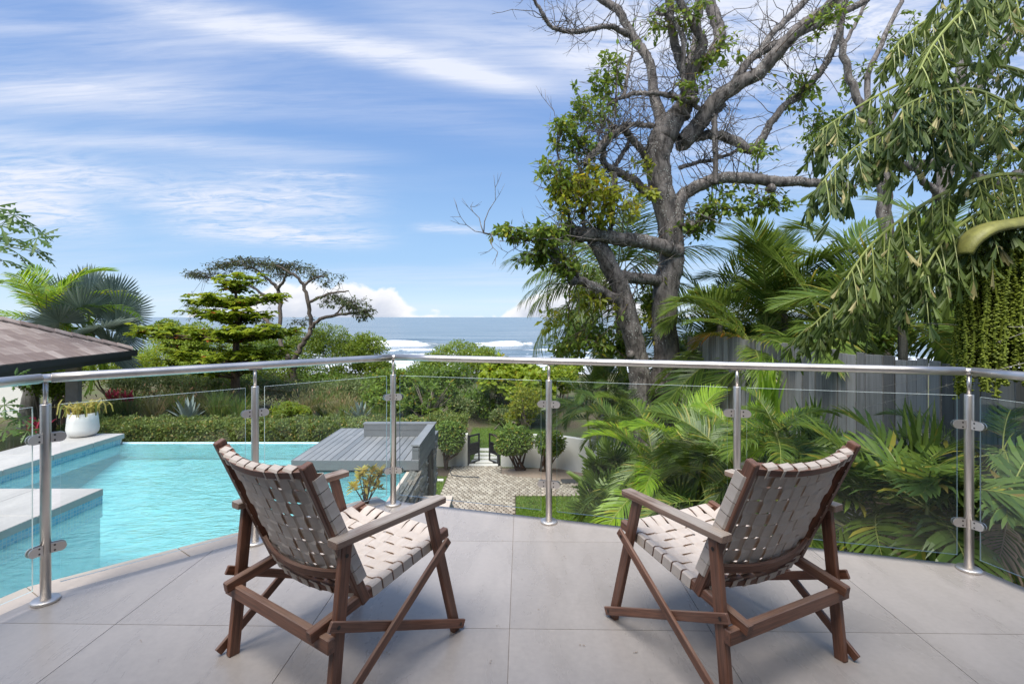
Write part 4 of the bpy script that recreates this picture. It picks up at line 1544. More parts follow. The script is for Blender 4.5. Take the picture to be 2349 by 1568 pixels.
def clump(name, label, cat, base, crowns, meshes, nf, seed, group=None, elev=(5, 82), sc=(.8, 1.1), stem=.03):
    """areca palm: several thin stems from one base, a few fronds on each"""
    rs = np.random.RandomState(seed)
    base = Vector(base)
    root = thing(name, base, label, cat, group)
    for c in crowns:
        c = Vector(c) - base
        b = Vector((c.x * .35 + rs.uniform(-.1, .1), c.y * .35 + rs.uniform(-.1, .1), 0))
        mb = MB()
        trunk_tube(mb, b, c, stem, stem * .75, (rs.uniform(-.1, .1), rs.uniform(-.1, .1)), 0, 7)
        mb.obj('stem', 'palm_stem', root, True)
        crown(root, c, meshes, nf, rs, elev, sc)
    return root


def fan_leaf(name, Rb, n, pet, seed, mats, spread=150, split=.5):
    """fan palm leaf: petiole along +X, pleated blade beyond it"""
    rs = np.random.RandomState(seed)
    mb = MB()
    mb.cur = 1
    mb.tube([(0, 0, 0), (pet * .5, 0, .03), (pet, 0, 0)], [.022, .018, .014], 6)
    mb.cur = 0
    c = Vector((pet, 0, 0))
    for i in range(n):
        a0 = R(-spread + 2 * spread * i / n)
        a1 = R(-spread + 2 * spread * (i + 1) / n)
        am = (a0 + a1) / 2
        rr = Rb * (.82 + .18 * math.cos(am)) * rs.uniform(.95, 1.04)
        ri = rr * split
        cup = .16
        f = lambda a, r, z: c + Vector((math.cos(a) * r, math.sin(a) * r, z + cup * r * r / Rb - .10 * (1 - math.cos(a)) * r))
        sag = rs.uniform(0.02, .16)
        v = [c, f(a0, ri, -.012), f(am, ri, .014), f(a1, ri, -.012), f(am - R(spread / n) * .62, rr * .8, -.02 - sag * .2 * rr), f(am, rr * .8, .012 - sag * .2 * rr), f(am + R(spread / n) * .62, rr * .8, -.02 - sag * .2 * rr), f(am, rr, -sag * rr * .6)]
        mb.add(v, [(0, 1, 2), (0, 2, 3), (1, 4, 5, 2), (2, 5, 6, 3), (4, 7, 5), (5, 7, 6)])
    return mb.mesh(name, mats)


def skeleton(branches, d0, k=4, seed=1, wob=.02):
    """branches: lists of (px, py, r px, depth offset); gives smoothed world polylines with radii"""
    rs = np.random.RandomState(seed)
    out = []
    for br in branches:
        pts = []
        for (px, py, r, dd) in br:
            d = d0 + dd
            pts.append((W(px, py, d), r * d / F))
        sm = catmull(pts, k)
        sm = [(p + Vector(rs.normal(size=3) * min(wob, r * .35)), r) for p, r in sm]
        out.append(sm)
    return out


def twig_leaves(skel, clusters, seed, leaf=(.12, .06), thick=.006):
    """for each cluster: curved twigs from nearby limbs into the cluster's volume, leaves along them.
    clusters: (centre, (rx, ry, rz), twigs, leaves per twig). Returns twig MB and leaf arrays"""
    rs = np.random.RandomState(seed)
    SP = np.array([p[:] for b in skel for p, r in b])
    tw = MB()
    Ps, Ds, Ns = [], [], []
    for c, rad, nt, nl in clusters:
        c = np.array(c[:])
        dist = np.linalg.norm(SP - c, axis=1)
        near = np.argsort(dist)[:max(8, len(SP) // 12)]
        hub = None
        for k in range(nt):
            u = rs.normal(size=3)
            u = u / np.linalg.norm(u) * rs.rand() ** .4
            e = c + u * np.array(rad)
            if hub is not None and rs.rand() < .8:
                s0 = hub[rs.randint(len(hub))]
            else:
                s0 = SP[near[rs.randint(len(near))]]
            ln = np.linalg.norm(e - s0)
            mid = (s0 + e) / 2 + rs.normal(size=3) * ln * .12 + np.array([0, 0, ln * rs.uniform(-.05, .15)])
            pl = []
            for q in np.linspace(0, 1, 6):
                pl.append((1 - q) ** 2 * s0 + 2 * q * (1 - q) * mid + q * q * e)
            if hub is None or len(hub) < 30:
                hub = (hub or []) + pl[3:5]
            r0 = thick * (1 + .6 * min(ln, 2))
            tw.tube([Vector(p) for p in pl], [r0 * (1 - .7 * i / 5) for i in range(6)], 4)
            for j in range(nl):
                q = rs.uniform(.35, 1.0)
                p = (1 - q) ** 2 * s0 + 2 * q * (1 - q) * mid + q * q * e
                tg = 2 * (1 - q) * (mid - s0) + 2 * q * (e - mid)
                tg = tg / (np.linalg.norm(tg) + 1e-9)
                sd = rs.normal(size=3)
                d = tg * .5 + sd * .6 + np.array([0, 0, -.25])
                Ps.append(p + sd * .02)
                Ds.append(d / np.linalg.norm(d))
                nn = np.array([0, 0, 1.0]) + rs.normal(size=3) * .55
                Ns.append(nn / np.linalg.norm(nn))
    Ps, Ds, Ns = np.array(Ps), np.array(Ds), np.array(Ns)
    L = rs.uniform(.7, 1.25, len(Ps)) * leaf[0]
    return tw, leaf_arrays(Ps, Ds, Ns, L, L * leaf[1] / leaf[0], True, .2)


def limbs(mb, skel, n=10, gnarl=0.0, seed=2):
    rs = np.random.RandomState(seed)
    for b in skel:
        rad = [max(r, .003) * (1 + gnarl * rs.uniform(-1, 1)) for p, r in b]
        mb.tube([p for p, r in b], rad, n if max(rad) > .03 else 6)


def shift_mesh(me, off):
    me.transform(Matrix.Translation(-Vector(off)))
    return me


def bush(name, label, cat, blobs, mat, n, seed, leaf=(.11, .055), base_z=None, group=None, stems=7, six=False, lumps=26, shell=.35, flat=0.0):
    """shrub: blobs = [(centre, (rx, ry, rz))]; leaf clumps spread over lumpy volumes, stems from the ground"""
    rs = np.random.RandomState(seed)
    cen = np.mean([np.array(c[:]) for c, r in blobs], 0)
    bz = base_z if base_z is not None else ZG
    base = Vector((cen[0], cen[1], bz))
    root = thing(name, base, label, cat, group)
    vol = np.array([r[0] * r[1] + r[0] * r[2] for c, r in blobs])
    Ps, Rd = [], []
    st = MB()
    for (c, r), share in zip(blobs, vol / vol.sum()):
        c, r = np.array(c[:]) - np.array(base[:]), np.array(r)
        m = max(int(lumps * share * len(blobs) ** .5), 6)
        u = rand_unit(rs, m)
        u[:, 2] = np.abs(u[:, 2]) * np.where(rs.rand(m) < .72, 1, -.6)
        lc = c + u * r * rs.uniform(.45, .85, (m, 1))
        lr = rs.uniform(.28, .5, m) * r.mean()
        per = rs.randint(0, m, int(n * share))
        v = rand_unit(rs, len(per))
        v[:, 2] = np.where(v[:, 2] < -.3, -v[:, 2], v[:, 2])
        rr = 1 - shell * rs.rand(len(per)) ** 1.3
        # leaves gather in tufts on each lump
        tuft = rand_unit(rs, 400)
        v = unit(v * .55 + tuft[rs.randint(0, 400, len(per))] * .75)
        P = lc[per] + v * (lr[per] * rr)[:, None] * np.array([1, 1, .85])
        Ps.append(P)
        Rd.append(v)
        for k in range(max(int(stems * share + .5), 2)):
            e = lc[rs.randint(m)]
            b0 = Vector((c[0] * .4 + rs.uniform(-.15, .15), c[1] * .4 + rs.uniform(-.15, .15), 0))
            md = b0.lerp(Vector(e), .5) + Vector(rs.normal(size=3) * .15)
            st.tube([b0, b0.lerp(md, .5) + Vector((0, 0, .08)), md, md.lerp(Vector(e), .6), Vector(e)], [.05, .042, .032, .022, .008], 6)
    P, v = np.concatenate(Ps), np.concatenate(Rd)
    D = unit(v * .7 + rand_unit(rs, len(P)) * .8 + np.array([0, 0, .15]))
    N = unit(v * .7 + np.array([0, 0, .7]) + rand_unit(rs, len(P)) * .5)
    L = rs.uniform(.7, 1.3, len(P)) * leaf[0]
    V, q = leaf_arrays(P, D, N, L, L * leaf[1] / leaf[0], six, .15)
    link('foliage', np_mesh('foliage', V, [q], mat), root)
    st.obj('stem', 'bark_pale', root, True)
    return root


def blade_clump(name, label, cat, base, n, h, spread, w, mats, seed, plume=0.0, group=None, stiff=.6):
    rs = np.random.RandomState(seed)
    root = None
    mb = MB()
    for i in range(n):
        az = rs.rand() * 6.283
        lean = rs.uniform(.05, 1.0) * spread
        hh = h * rs.uniform(.6, 1.1)
        b = Vector((rs.normal() * .08, rs.normal() * .08, 0))
        dx = Vector((math.cos(az), math.sin(az), 0))
        sd = Vector((-dx.y, dx.x, 0))
        st = []
        for k, wk in ((0, .7), (.4, 1), (.75, .7)):
            p = b + dx * lean * k ** 1.6 + Vector((0, 0, hh * (k - (1 - stiff) * k * k)))
            st += [p + sd * w * wk / 2, p - sd * w * wk / 2]
        tip = b + dx * lean + Vector((0, 0, hh * stiff))
        st.append(tip)
        mb.cur = 0
        mb.add(st, [(0, 1, 3, 2), (2, 3, 5, 4), (4, 5, 6)])
        if rs.rand() < plume:
            mb.cur = 1
            t2 = tip + (dx * .25 + Vector((0, 0, .5))) * .22
            mb.tube([tip, tip.lerp(t2, .35), tip.lerp(t2, .7), t2], [.005, .016, .013, .003], 5)
    o = mb.obj(name, mats)
    o.location = base
    tag(o, label, cat, group)
    return o


FR = {}


def fronds(key, *args, k=3, **kw):
    FR[key] = [frond_mesh('frond', *args[:-1], args[-1] + i * 7, **kw) for i in range(k)]


fronds('areca', 1.75, 62, .46, .024, 1.25, .32, .55, 10, mats=['palm_green', 'palm_stem'])
fronds('areca_lime', 1.7, 62, .44, .025, 1.3, .30, .5, 30, mats=['palm_lime', 'palm_stem'])
fronds('areca_dark', 1.9, 60, .48, .024, 1.35, .35, .5, 50, mats=['palm_dark', 'palm_stem'])
fronds('tall', 2.9, 78, .85, .036, 1.05, .28, .35, 70, mats=['palm_green', 'palm_stem'], stem=.02)
fronds('royal', 2.7, 60, .75, .045, 1.35, .45, .5, 77, mats=['palm_lime', 'palm_stem'], stem=.022)
fronds('tall_yellow', 2.6, 50, .75, .04, 1.5, .5, .3, 90, mats=['palm_yellowing', 'palm_stem'], k=2, stem=.02)
fronds('coconut', 3.6, 56, .80, .045, 1.15, .75, .1, 110, mats=['palm_green', 'palm_stem'], stem=.025)
fronds('broad', 1.25, 17, .55, .060, .9, .25, .45, 130, mats=['palm_green', 'palm_stem'])
fronds('broad_dark', 1.3, 18, .50, .055, 1.2, .35, .35, 150, mats=['palm_dark', 'palm_stem'])
fronds('dead', 1.4, 26, .45, .03, 1.6, .8, .1, 170, mats=['dead_frond', 'dead_frond'], k=1)
FR['fan_silver'] = [fan_leaf('fan_leaf', 1.15, 44, 1.2, 200 + i, ['palm_silver', 'palm_stem'], 140, .55) for i in range(3)]
FR['fan_small'] = [fan_leaf('fan_leaf', .42, 16, .35, 220 + i, ['palm_green', 'palm_stem'], 120, .2) for i in range(2)]

# ------------------------------------------------------------------ the big tree behind the garden
def build_big_tree():
    d0 = 12.5
    T = [
        [(1512, 1160, 66, .1), (1514, 1000, 58, .1), (1514, 930, 48, .1), (1524, 870, 34, .1), (1528, 804, 29, .1), (1524, 731, 28, .1), (1528, 658, 29, .05), (1542, 595, 28, 0), (1536, 516, 27, 0), (1518, 440, 28, 0), (1508, 370, 28, 0), (1516, 325, 30, 0), (1536, 288, 27, 0), (1556, 258, 20, 0), (1570, 232, 14, 0)],
        [(1490, 1120, 50, -.2), (1480, 985, 40, -.25), (1470, 913, 29, -.3), (1466, 859, 24, -.3), (1459, 804, 23, -.35), (1441, 731, 23, -.45), (1426, 665, 21, -.5), (1404, 621, 20, -.6), (1382, 577, 20, -.7), (1360, 548, 15, -.8)],
        [(1556, 578, 18, -.1), (1520, 566, 17, -.4), (1470, 553, 16, -.6), (1419, 547, 16, -.8), (1364, 537, 16, -.95), (1322, 537, 19, -1.0), (1305, 524, 15, -1.0)],
        [(1428, 634, 14, -.55), (1474, 640, 13, -.35), (1520, 643, 14, 0)],
        [(1424, 694, 15, -.5), (1375, 665, 11, -.8), (1331, 643, 9, -1.1), (1312, 647, 8, -1.2), (1302, 625, 6, -1.3), (1278, 600, 4, -1.4), (1230, 570, 2, -1.5)],
        [(1523, 318, 18, 0), (1515, 270, 14, .2), (1499, 206, 11, .5), (1490, 144, 10, .8), (1461, 96, 10, 1.0), (1437, 58, 9, 1.1), (1418, 24, 9, 1.2), (1375, -5, 8, 1.3), (1330, -40, 7, 1.4)],
        [(1440, 80, 7, 1.0), (1415, 66, 6, .8), (1382, 62, 5, .6), (1345, 70, 5, .4), (1318, 74, 5, .3), (1272, 66, 4, .1), (1256, 50, 4, 0), (1244, 31, 4, -.1), (1222, -8, 3, -.2)],
        [(1560, 270, 22, 0), (1578, 215, 17, -.1), (1571, 165, 12, -.2), (1552, 115, 10, -.3), (1540, 50, 9, -.4), (1535, -10, 8, -.5)],
        [(1575, 200, 12, -.1), (1600, 140, 11, -.3), (1612, 95, 10, -.4), (1590, 60, 9, -.5), (1565, 10, 8, -.6), (1555, -20, 8, -.6)],
        [(1590, 215, 12, .2), (1580, 150, 10, .5), (1600, 80, 9, .8), (1602, -10, 8, 1.0)],
        [(1605, 160, 9, .2), (1650, 90, 13, .6), (1640, 40, 13, .8), (1615, -20, 12, 1.0)],
        [(1562, 330, 20, 0), (1595, 295, 19, -.1), (1640, 236, 18, -.3), (1691, 194, 16, -.5), (1743, 166, 15, -.7), (1777, 127, 15, -.9), (1829, 72, 14, -1.1), (1892, 20, 12, -1.3), (1950, -40, 10, -1.5)],
        [(1680, 198, 10, -.4), (1710, 150, 9, -.2), (1740, 122, 9, 0), (1795, 95, 9, .2), (1892, 48, 8, .4), (1990, 0, 7, .6)],
        [(1740, 130, 6, .1), (1765, 85, 7, .3), (1800, 50, 7, .5), (1845, 5, 7, .7), (1870, -30, 6, .8)],
        [(1558, 330, 13, .1), (1600, 314, 11, .1), (1640, 309, 11, 0), (1681, 321, 11, -.1), (1722, 345, 10, -.2), (1745, 322, 9, -.3), (1784, 261, 8, -.4), (1846, 206, 8, -.5), (1892, 150, 7, -.6), (1919, 88, 7, -.7), (1943, -5, 6, -.8)],
        [(1550, 520, 18, -.1), (1556, 470, 15, -.1), (1572, 442, 14, -.1), (1605, 426, 14, -.2), (1647, 410, 13, -.3), (1708, 408, 13, -.4), (1777, 416, 12, -.5), (1870, 420, 10, -.6), (1960, 430, 8, -.7)],
        [(1662, 240, 5, -.2), (1640, 268, 6, -.3), (1641, 310, 6, -.35), (1641, 344, 6, -.4), (1643, 423, 5, -.4)],
        [(1640, 268, 5, -.3), (1605, 250, 5, -.3), (1585, 235, 5, -.3)],
        [(1600, 232, 8, -.4), (1571, 228, 8, -.5), (1545, 222, 6, -.6), (1519, 216, 5, -.7), (1467, 214, 5, -.8), (1430, 222, 4, -.9), (1395, 240, 3, -1.0)],
        [(1568, 225, 5, -.5), (1567, 160, 5, -.6), (1565, 90, 5, -.7), (1540, 40, 4, -.8), (1505, 30, 3, -.8)],
        [(1495, 385, 11, 0), (1478, 352, 9, -.3), (1457, 330, 8, -.5), (1440, 308, 8, -.7), (1426, 294, 8, -.8)],
        [(1430, 292, 9, -.8), (1400, 315, 9, -1.0), (1375, 338, 9, -1.2), (1355, 358, 8, -1.3), (1342, 375, 7, -1.4)],
        [(1500, 290, 6, 0), (1465, 286, 5, -.3), (1430, 288, 6, -.7)],
        [(1495, 450, 12, 0), (1470, 428, 10, -.2), (1454, 412, 9, -.4), (1420, 396, 9, -.6), (1398, 384, 8, -.8), (1383, 368, 7, -.9), (1388, 335, 6, -1.0), (1405, 308, 6, -1.1), (1425, 296, 6, -.9)],
        [(1405, 388, 5, -.7), (1425, 358, 5, -.5), (1441, 330, 4, -.4), (1450, 308, 4, -.4)],
        [(1408, 392, 7, -.7), (1410, 420, 6, -.8), (1405, 470, 5, -.9), (1400, 530, 5, -.9)],
        [(1433, 225, 4, -.9), (1440, 170, 4, -.6), (1452, 120, 3, -.2)],
        [(1560, 385, 5, .2), (1600, 372, 4, .3), (1640, 365, 4, .4), (1700, 340, 3, .5)],
        [(1340, 540, 5, -1.0), (1338, 490, 4, -1.1), (1345, 440, 4, -1.2), (1330, 390, 3, -1.3), (1318, 340, 2, -1.4)],
        [(1312, 520, 4, -1.1), (1300, 470, 3, -1.2), (1290, 400, 3, -1.4), (1275, 330, 2, -1.5)],
        [(1370, 535, 4, -.9), (1382, 480, 3, -.9), (1400, 430, 2, -1.0)],
        [(1330, 645, 4, -1.0), (1300, 590, 3, -1.3), (1250, 560, 3, -1.5), (1180, 545, 2, -1.7), (1110, 535, 1.5, -1.8)],
    ]
    sk = skeleton(T, d0, 6, 4, .012)
    base = W(1500, 1100, d0)
    base.z = ZG
    root = thing('spiny_tree', base, 'big gnarled grey tree with crooked bare limbs and sparse leaves', 'tree')
    mb = MB()
    limbs(mb, sk, 14, .012)
    rs = np.random.RandomState(3)
    # bare crooked twigs off the limbs
    for b in sk:
        if max(r for p, r in b) > .36:
            continue
        for k in range(int(len(b) * .8)):
            p, r = b[rs.randint(len(b))]
            if r > .2:
                continue
            d = Vector(rs.normal(size=3))
            d.z = abs(d.z) * .8
            d.normalize()
            pl = [p]
            ln = rs.uniform(.3, 1.5)
            for q in range(5):
                d = (d + Vector(rs.normal(size=3)) * .35).normalized()
                pl.append(pl[-1] + d * ln / 5)
                if q in (2, 3):
                    e = (d + Vector(rs.normal(size=3)) * .7).normalized()
                    mb.tube([pl[-1], pl[-1] + e * .14, pl[-1] + e * .34 + Vector((0, 0, .06))], [.006, .005, .003], 4)
                    e2 = (e + Vector(rs.normal(size=3)) * .6).normalized()
                    mb.tube([pl[-1] + e * .14, pl[-1] + e * .14 + e2 * .2], [.005, .002], 4)
            mb.tube(pl, [.013, .011, .009, .007, .006, .003], 5)
    # conical thorns on trunk and limbs
    for b in sk:
        for i in range(len(b) - 1):
            (p, r), (p2, r2) = b[i], b[i + 1]
            if r < .035:
                continue
            for q in range(int(8 + r * 40)):
                t = (p2 - p).normalized()
                u = Vector(rs.normal(size=3))
                u = (u - t * u.dot(t)).normalized()
                c = p.lerp(p2, rs.rand()) + u * r * .97
                s1 = t * .012
                s2 = t.cross(u) * .012
                mb.add([c + s1, c + s2 - s1 * .5, c - s2 - s1 * .5, c + u * rs.uniform(.018, .035)], [(0, 1, 3), (1, 2, 3), (2, 0, 3)])
    # sawn limb ends
    for px, py, d, r in ((1305, 522, 11.5, 15), (1425, 634, 11.9, 9), (1448, 812, 12.0, 10), (1582, 518, 12.3, 12), (1770, 432, 12.0, 10)):
        c = W(px, py, d)
        mb.tube([c + Vector((0, .12, 0)), c, c + Vector((-.05, -.08, .02))], [r * d / F, r * d / F * 1.1, r * d / F * .8], 10)
    me = shift_mesh(mb.mesh('trunk', 'bark_big', True), base)
    link('trunk', me, root)

    def cl(px, py, rx, ry, d, rd, nt, nl):
        return (W(px, py, d), (rx * d / F, rd, ry * d / F), nt, nl)

    green = [cl(1350, 250, 70, 45, 11.6, .8, 26, 11), cl(1400, 170, 45, 50, 11.6, .7, 16, 11), cl(1290, 300, 45, 40, 11.2, .6, 16, 11), cl(1340, 330, 40, 30, 11.2, .5, 12, 10),
             cl(1270, 400, 50, 50, 11.0, .6, 16, 12), cl(1250, 540, 55, 25, 10.9, .6, 20, 13), cl(1170, 535, 60, 12, 10.8, .3, 12, 12), cl(1230, 590, 50, 30, 11.0, .6, 20, 12), cl(1290, 610, 40, 40, 11.2, .6, 14, 11),
             cl(1640, 120, 60, 50, 12.0, .8, 14, 12), cl(1560, 30, 70, 40, 11.8, .7, 14, 12), cl(1480, 60, 40, 40, 12.5, .6, 7, 9), cl(1590, 200, 40, 30, 11.8, .5, 7, 9),
             cl(1640, 480, 60, 22, 12.3, .6, 22, 13), cl(1760, 470, 60, 22, 12.2, .6, 18, 12), cl(1600, 530, 40, 30, 12.6, .5, 14, 12),
             cl(1850, 220, 30, 60, 12.0, .6, 14, 10), cl(1880, 300, 50, 40, 12.2, .7, 14, 10), cl(1930, 30, 50, 30, 10.5, .5, 10, 10), cl(1740, 350, 50, 30, 12, .5, 8, 8),
             cl(1350, 770, 55, 45, 12.6, .9, 26, 14), cl(1420, 790, 45, 45, 13.0, .8, 20, 14), cl(1290, 805, 40, 18, 12.4, .6, 12, 12), cl(1500, 700, 30, 60, 13.2, .5, 16, 13)]
    young = [cl(1340, 430, 55, 50, 11.2, .6, 30, 15), cl(1400, 450, 40, 45, 11.3, .5, 18, 13), cl(1290, 450, 40, 45, 11.0, .5, 16, 12), cl(1500, 445, 18, 10, 11.8, .2, 5, 10), cl(1495, 390, 12, 25, 11.9, .15, 5, 8), cl(1370, 500, 50, 20, 11.2, .4, 10, 10),
             cl(1450, 480, 40, 40, 11.5, .4, 8, 9), cl(1360, 690, 60, 35, 12.0, .6, 20, 13), cl(1500, 740, 22, 50, 12.8, .4, 12, 12), cl(1250, 740, 30, 20, 12.2, .4, 8, 10)]
    for nme, cls, mat, sd in (('crown', green, 'leaf_big_tree', 31), ('young_shoots', young, 'leaf_young', 32)):
        cls = [(c, tuple(v * 1.2 for v in r), int(nt * 1.6), int(nl * 1.05)) for c, r, nt, nl in cls]
        tw, (V, q) = twig_leaves(sk[1:], cls, sd, (.135, .07), .006)
        link(nme, np_mesh(nme, V - np.array(base[:]), [q], mat), root)
        t = shift_mesh(tw.mesh('twig', 'bark_brown', True), base)
        tag(link('twigs', t, root), kind='stuff')


build_big_tree()


def build_almond():
    d0 = 19.0
    base = W(540, 1000, d0)
    base.z = ZG + .5
    root = thing('almond_tree', base, 'tiered tree with flat layers of big yellow-green leaves', 'tree')
    rs = np.random.RandomState(41)
    mb = MB()
    cx0 = W(540, 700, d0).x
    zt = W(540, 640, d0).z
    mb.tube([Vector((0, 0, 0)), Vector((cx0 - base.x, 0, 2.0)), Vector((cx0 - base.x + .05, 0, (zt - base.z) * .7)), Vector((cx0 - base.x, 0, zt - base.z))], [.17, .14, .08, .03], 10)
    Ps, Ds, Ns = [], [], []
    tiers = [(655, 38, .7, 9, .25), (692, 120, 1.5, 13, .02), (728, 105, 1.4, 11, .02), (768, 190, 2.4, 24, .13), (815, 130, 1.8, 9, .15), (850, 150, 1.8, 9, .2)]
    for ti, (py, rpx, ry, nb, sc) in enumerate(tiers):
        sx = (4, -12, -22, -14, -30, -20)[ti] * d0 / F
        gap = rs.rand() * 6.283
        z0 = W(540, py, d0).z - base.z
        rx = rpx * d0 / F
        for k in range(nb):
            az = 6.283 * k / nb + rs.uniform(-.25, .25)
            ln = rs.choice([.5, .8, 1.0, 1.1]) * rs.uniform(.85, 1.08)
            if rpx > 60 and abs((az - gap + math.pi) % (2 * math.pi) - math.pi) < .5:
                ln *= .45
            e = Vector((sx + math.cos(az) * rx * ln, math.sin(az) * ry * ln, z0 + rs.uniform(-.17, .17) + .10 * ln))
            s0 = Vector((cx0 - base.x, 0, z0 - .28))
            md = s0.lerp(e, .5) + Vector((0, 0, .02))
            pl = [s0, s0.lerp(md, .5) + Vector((0, 0, -.02)), md, md.lerp(e, .5), e]
            mb.tube(pl, [.045, .035, .028, .018, .01], 6)
            nros = int(6 + ln * rx * 6.5)
            for q in range(nros):
                t = rs.uniform(.42, 1.0) if rpx > 60 else rs.uniform(.2, 1)
                i = min(int(t * 4), 3)
                p = pl[i].lerp(pl[i + 1], t * 4 - i) + Vector((rs.normal() * .2, rs.normal() * .2, rs.uniform(-.08, sc + .14)))
                for j in range(8):
                    a = 6.283 * j / 8 + rs.rand()
                    d = np.array([math.cos(a), math.sin(a), rs.uniform(-.25, .45)])
                    Ps.append(p[:])
                    Ds.append(d / np.linalg.norm(d))
                    Ns.append([rs.normal() * .25, rs.normal() * .25, 1])
    Ps, Ds, Ns = np.array(Ps), np.array(Ds), unit(np.array(Ns))
    L = rs.uniform(.16, .27, len(Ps))
    V, q = leaf_arrays(Ps, Ds, Ns, L, L * .58, True, .25)
    link('crown', np_mesh('crown', V, [q], 'leaf_almond'), root)
    mb.obj('trunk', 'bark_brown', root, True)


build_almond()


def build_umbrella_tree():
    d0 = 27.0
    T = [
        [(676, 985, 9, 0), (675, 905, 8, 0), (672, 860, 8, 0), (669, 829, 8, 0)],
        [(669, 832, 7, 0), (656, 812, 6, 0), (645, 794, 5, .3), (640, 750, 4.5, .5), (643, 698, 4.5, .8), (636, 662, 4, 1.0), (612, 639, 3, 1.3), (577, 613, 2, 1.6), (520, 605, 1.5, 1.8)],
        [(637, 665, 3.5, 1.0), (650, 645, 3, .8), (658, 625, 2.5, .6), (668, 605, 1.5, .4)],
        [(560, 720, 2, 1.5), (603, 730, 4, 1.2), (624, 747, 4.5, .8), (642, 775, 4.5, .4)],
        [(643, 697, 3, .8), (606, 678, 3, 1.2), (577, 657, 2.5, 1.6), (530, 645, 2, 2.0), (470, 635, 1.5, 2.3)],
        [(669, 832, 6, 0), (682, 812, 6, -.2), (694, 788, 5.5, -.4), (709, 768, 5.5, -.6), (713, 747, 5, -.6), (707, 698, 4.5, -.8), (697, 657, 4, -.9), (682, 636, 3, -1.0), (659, 621, 2.5, -1.1), (625, 605, 1.5, -1.2)],
        [(713, 750, 4.5, -.6), (738, 730, 4, -.9), (767, 724, 3.5, -1.2), (811, 718, 2.5, -1.5), (852, 712, 1.5, -1.7)],
        [(708, 694, 3.5, -.8), (738, 680, 3, -1.1), (767, 671, 2.5, -1.3), (800, 668, 1.5, -1.5)],
        [(697, 657, 3, -.9), (717, 639, 2.5, -.7), (752, 632, 1.5, -.5)],
        [(767, 724, 2, -1.2), (790, 700, 2, -1.3), (815, 690, 1.5, -1.4)],
    ]
    sk = skeleton(T, d0, 5, 9, .05)
    base = W(676, 985, d0)
    base.z = ZG + .3
    root = thing('umbrella_tree', base, 'flat-topped dark sparse tree with forked pale trunk by the beach', 'tree')
    mb = MB()
    limbs(mb, sk, 9, .03)
    link('trunk', shift_mesh(mb.mesh('trunk', 'bark_umbrella', True), base), root)

    def cl(px, py, rx, ry, dd, rd, nt, nl):
        d = d0 + dd
        return (W(px, py, d), (rx * d / F, rd, ry * d / F), nt, nl)

    cls = [cl(470, 632, 40, 9, 2.2, 1.2, 34, 10), cl(525, 612, 55, 9, 1.6, 1.4, 44, 11), cl(600, 606, 70, 8, .8, 1.6, 60, 12), cl(670, 612, 60, 9, -.4, 1.6, 54, 12), cl(725, 628, 35, 10, -.8, 1.2, 30, 10),
           cl(570, 645, 40, 10, 1.4, 1.2, 16, 8), cl(770, 690, 40, 14, -1.2, 1.2, 46, 12), cl(815, 700, 35, 18, -1.5, 1.2, 50, 13), cl(830, 728, 22, 7, -1.6, .8, 20, 9), cl(690, 740, 35, 14, .2, 1.0, 22, 9), cl(750, 655, 30, 12, -1, .9, 14, 8), cl(590, 735, 50, 14, 1.6, 1.0, 26, 9), cl(450, 720, 50, 20, 2.6, 1.0, 40, 10)]
    cls += [cl(445, 630, 26, 7, 2.4, .8, 26, 9), cl(560, 600, 60, 5, 1.2, 1.2, 30, 10), cl(780, 640, 18, 8, -.8, .6, 10, 8), cl(845, 715, 18, 14, -1.7, .8, 24, 10), cl(640, 628, 60, 8, .2, 1.2, 26, 9)]
    cls = [(c, (r[0] * 1.15, r[1] * 1.1, r[2] * 1.5), int(nt * 1.35), int(nl * .55)) for c, r, nt, nl in cls]
    tw, (V, q) = twig_leaves(sk, cls, 51, (.15, .06), .005)
    link('crown', np_mesh('crown', V - np.array(base[:]), [q], 'leaf_umbrella'), root)
    tag(link('twigs', shift_mesh(tw.mesh('twigs', 'bark_dark', True), base), root), kind='stuff')


build_umbrella_tree()


def B(px, py, rx, ry, d, rd=None):
    return (W(px, py, d), (rx * d / F, rd or rx * d / F * .8, ry * d / F))


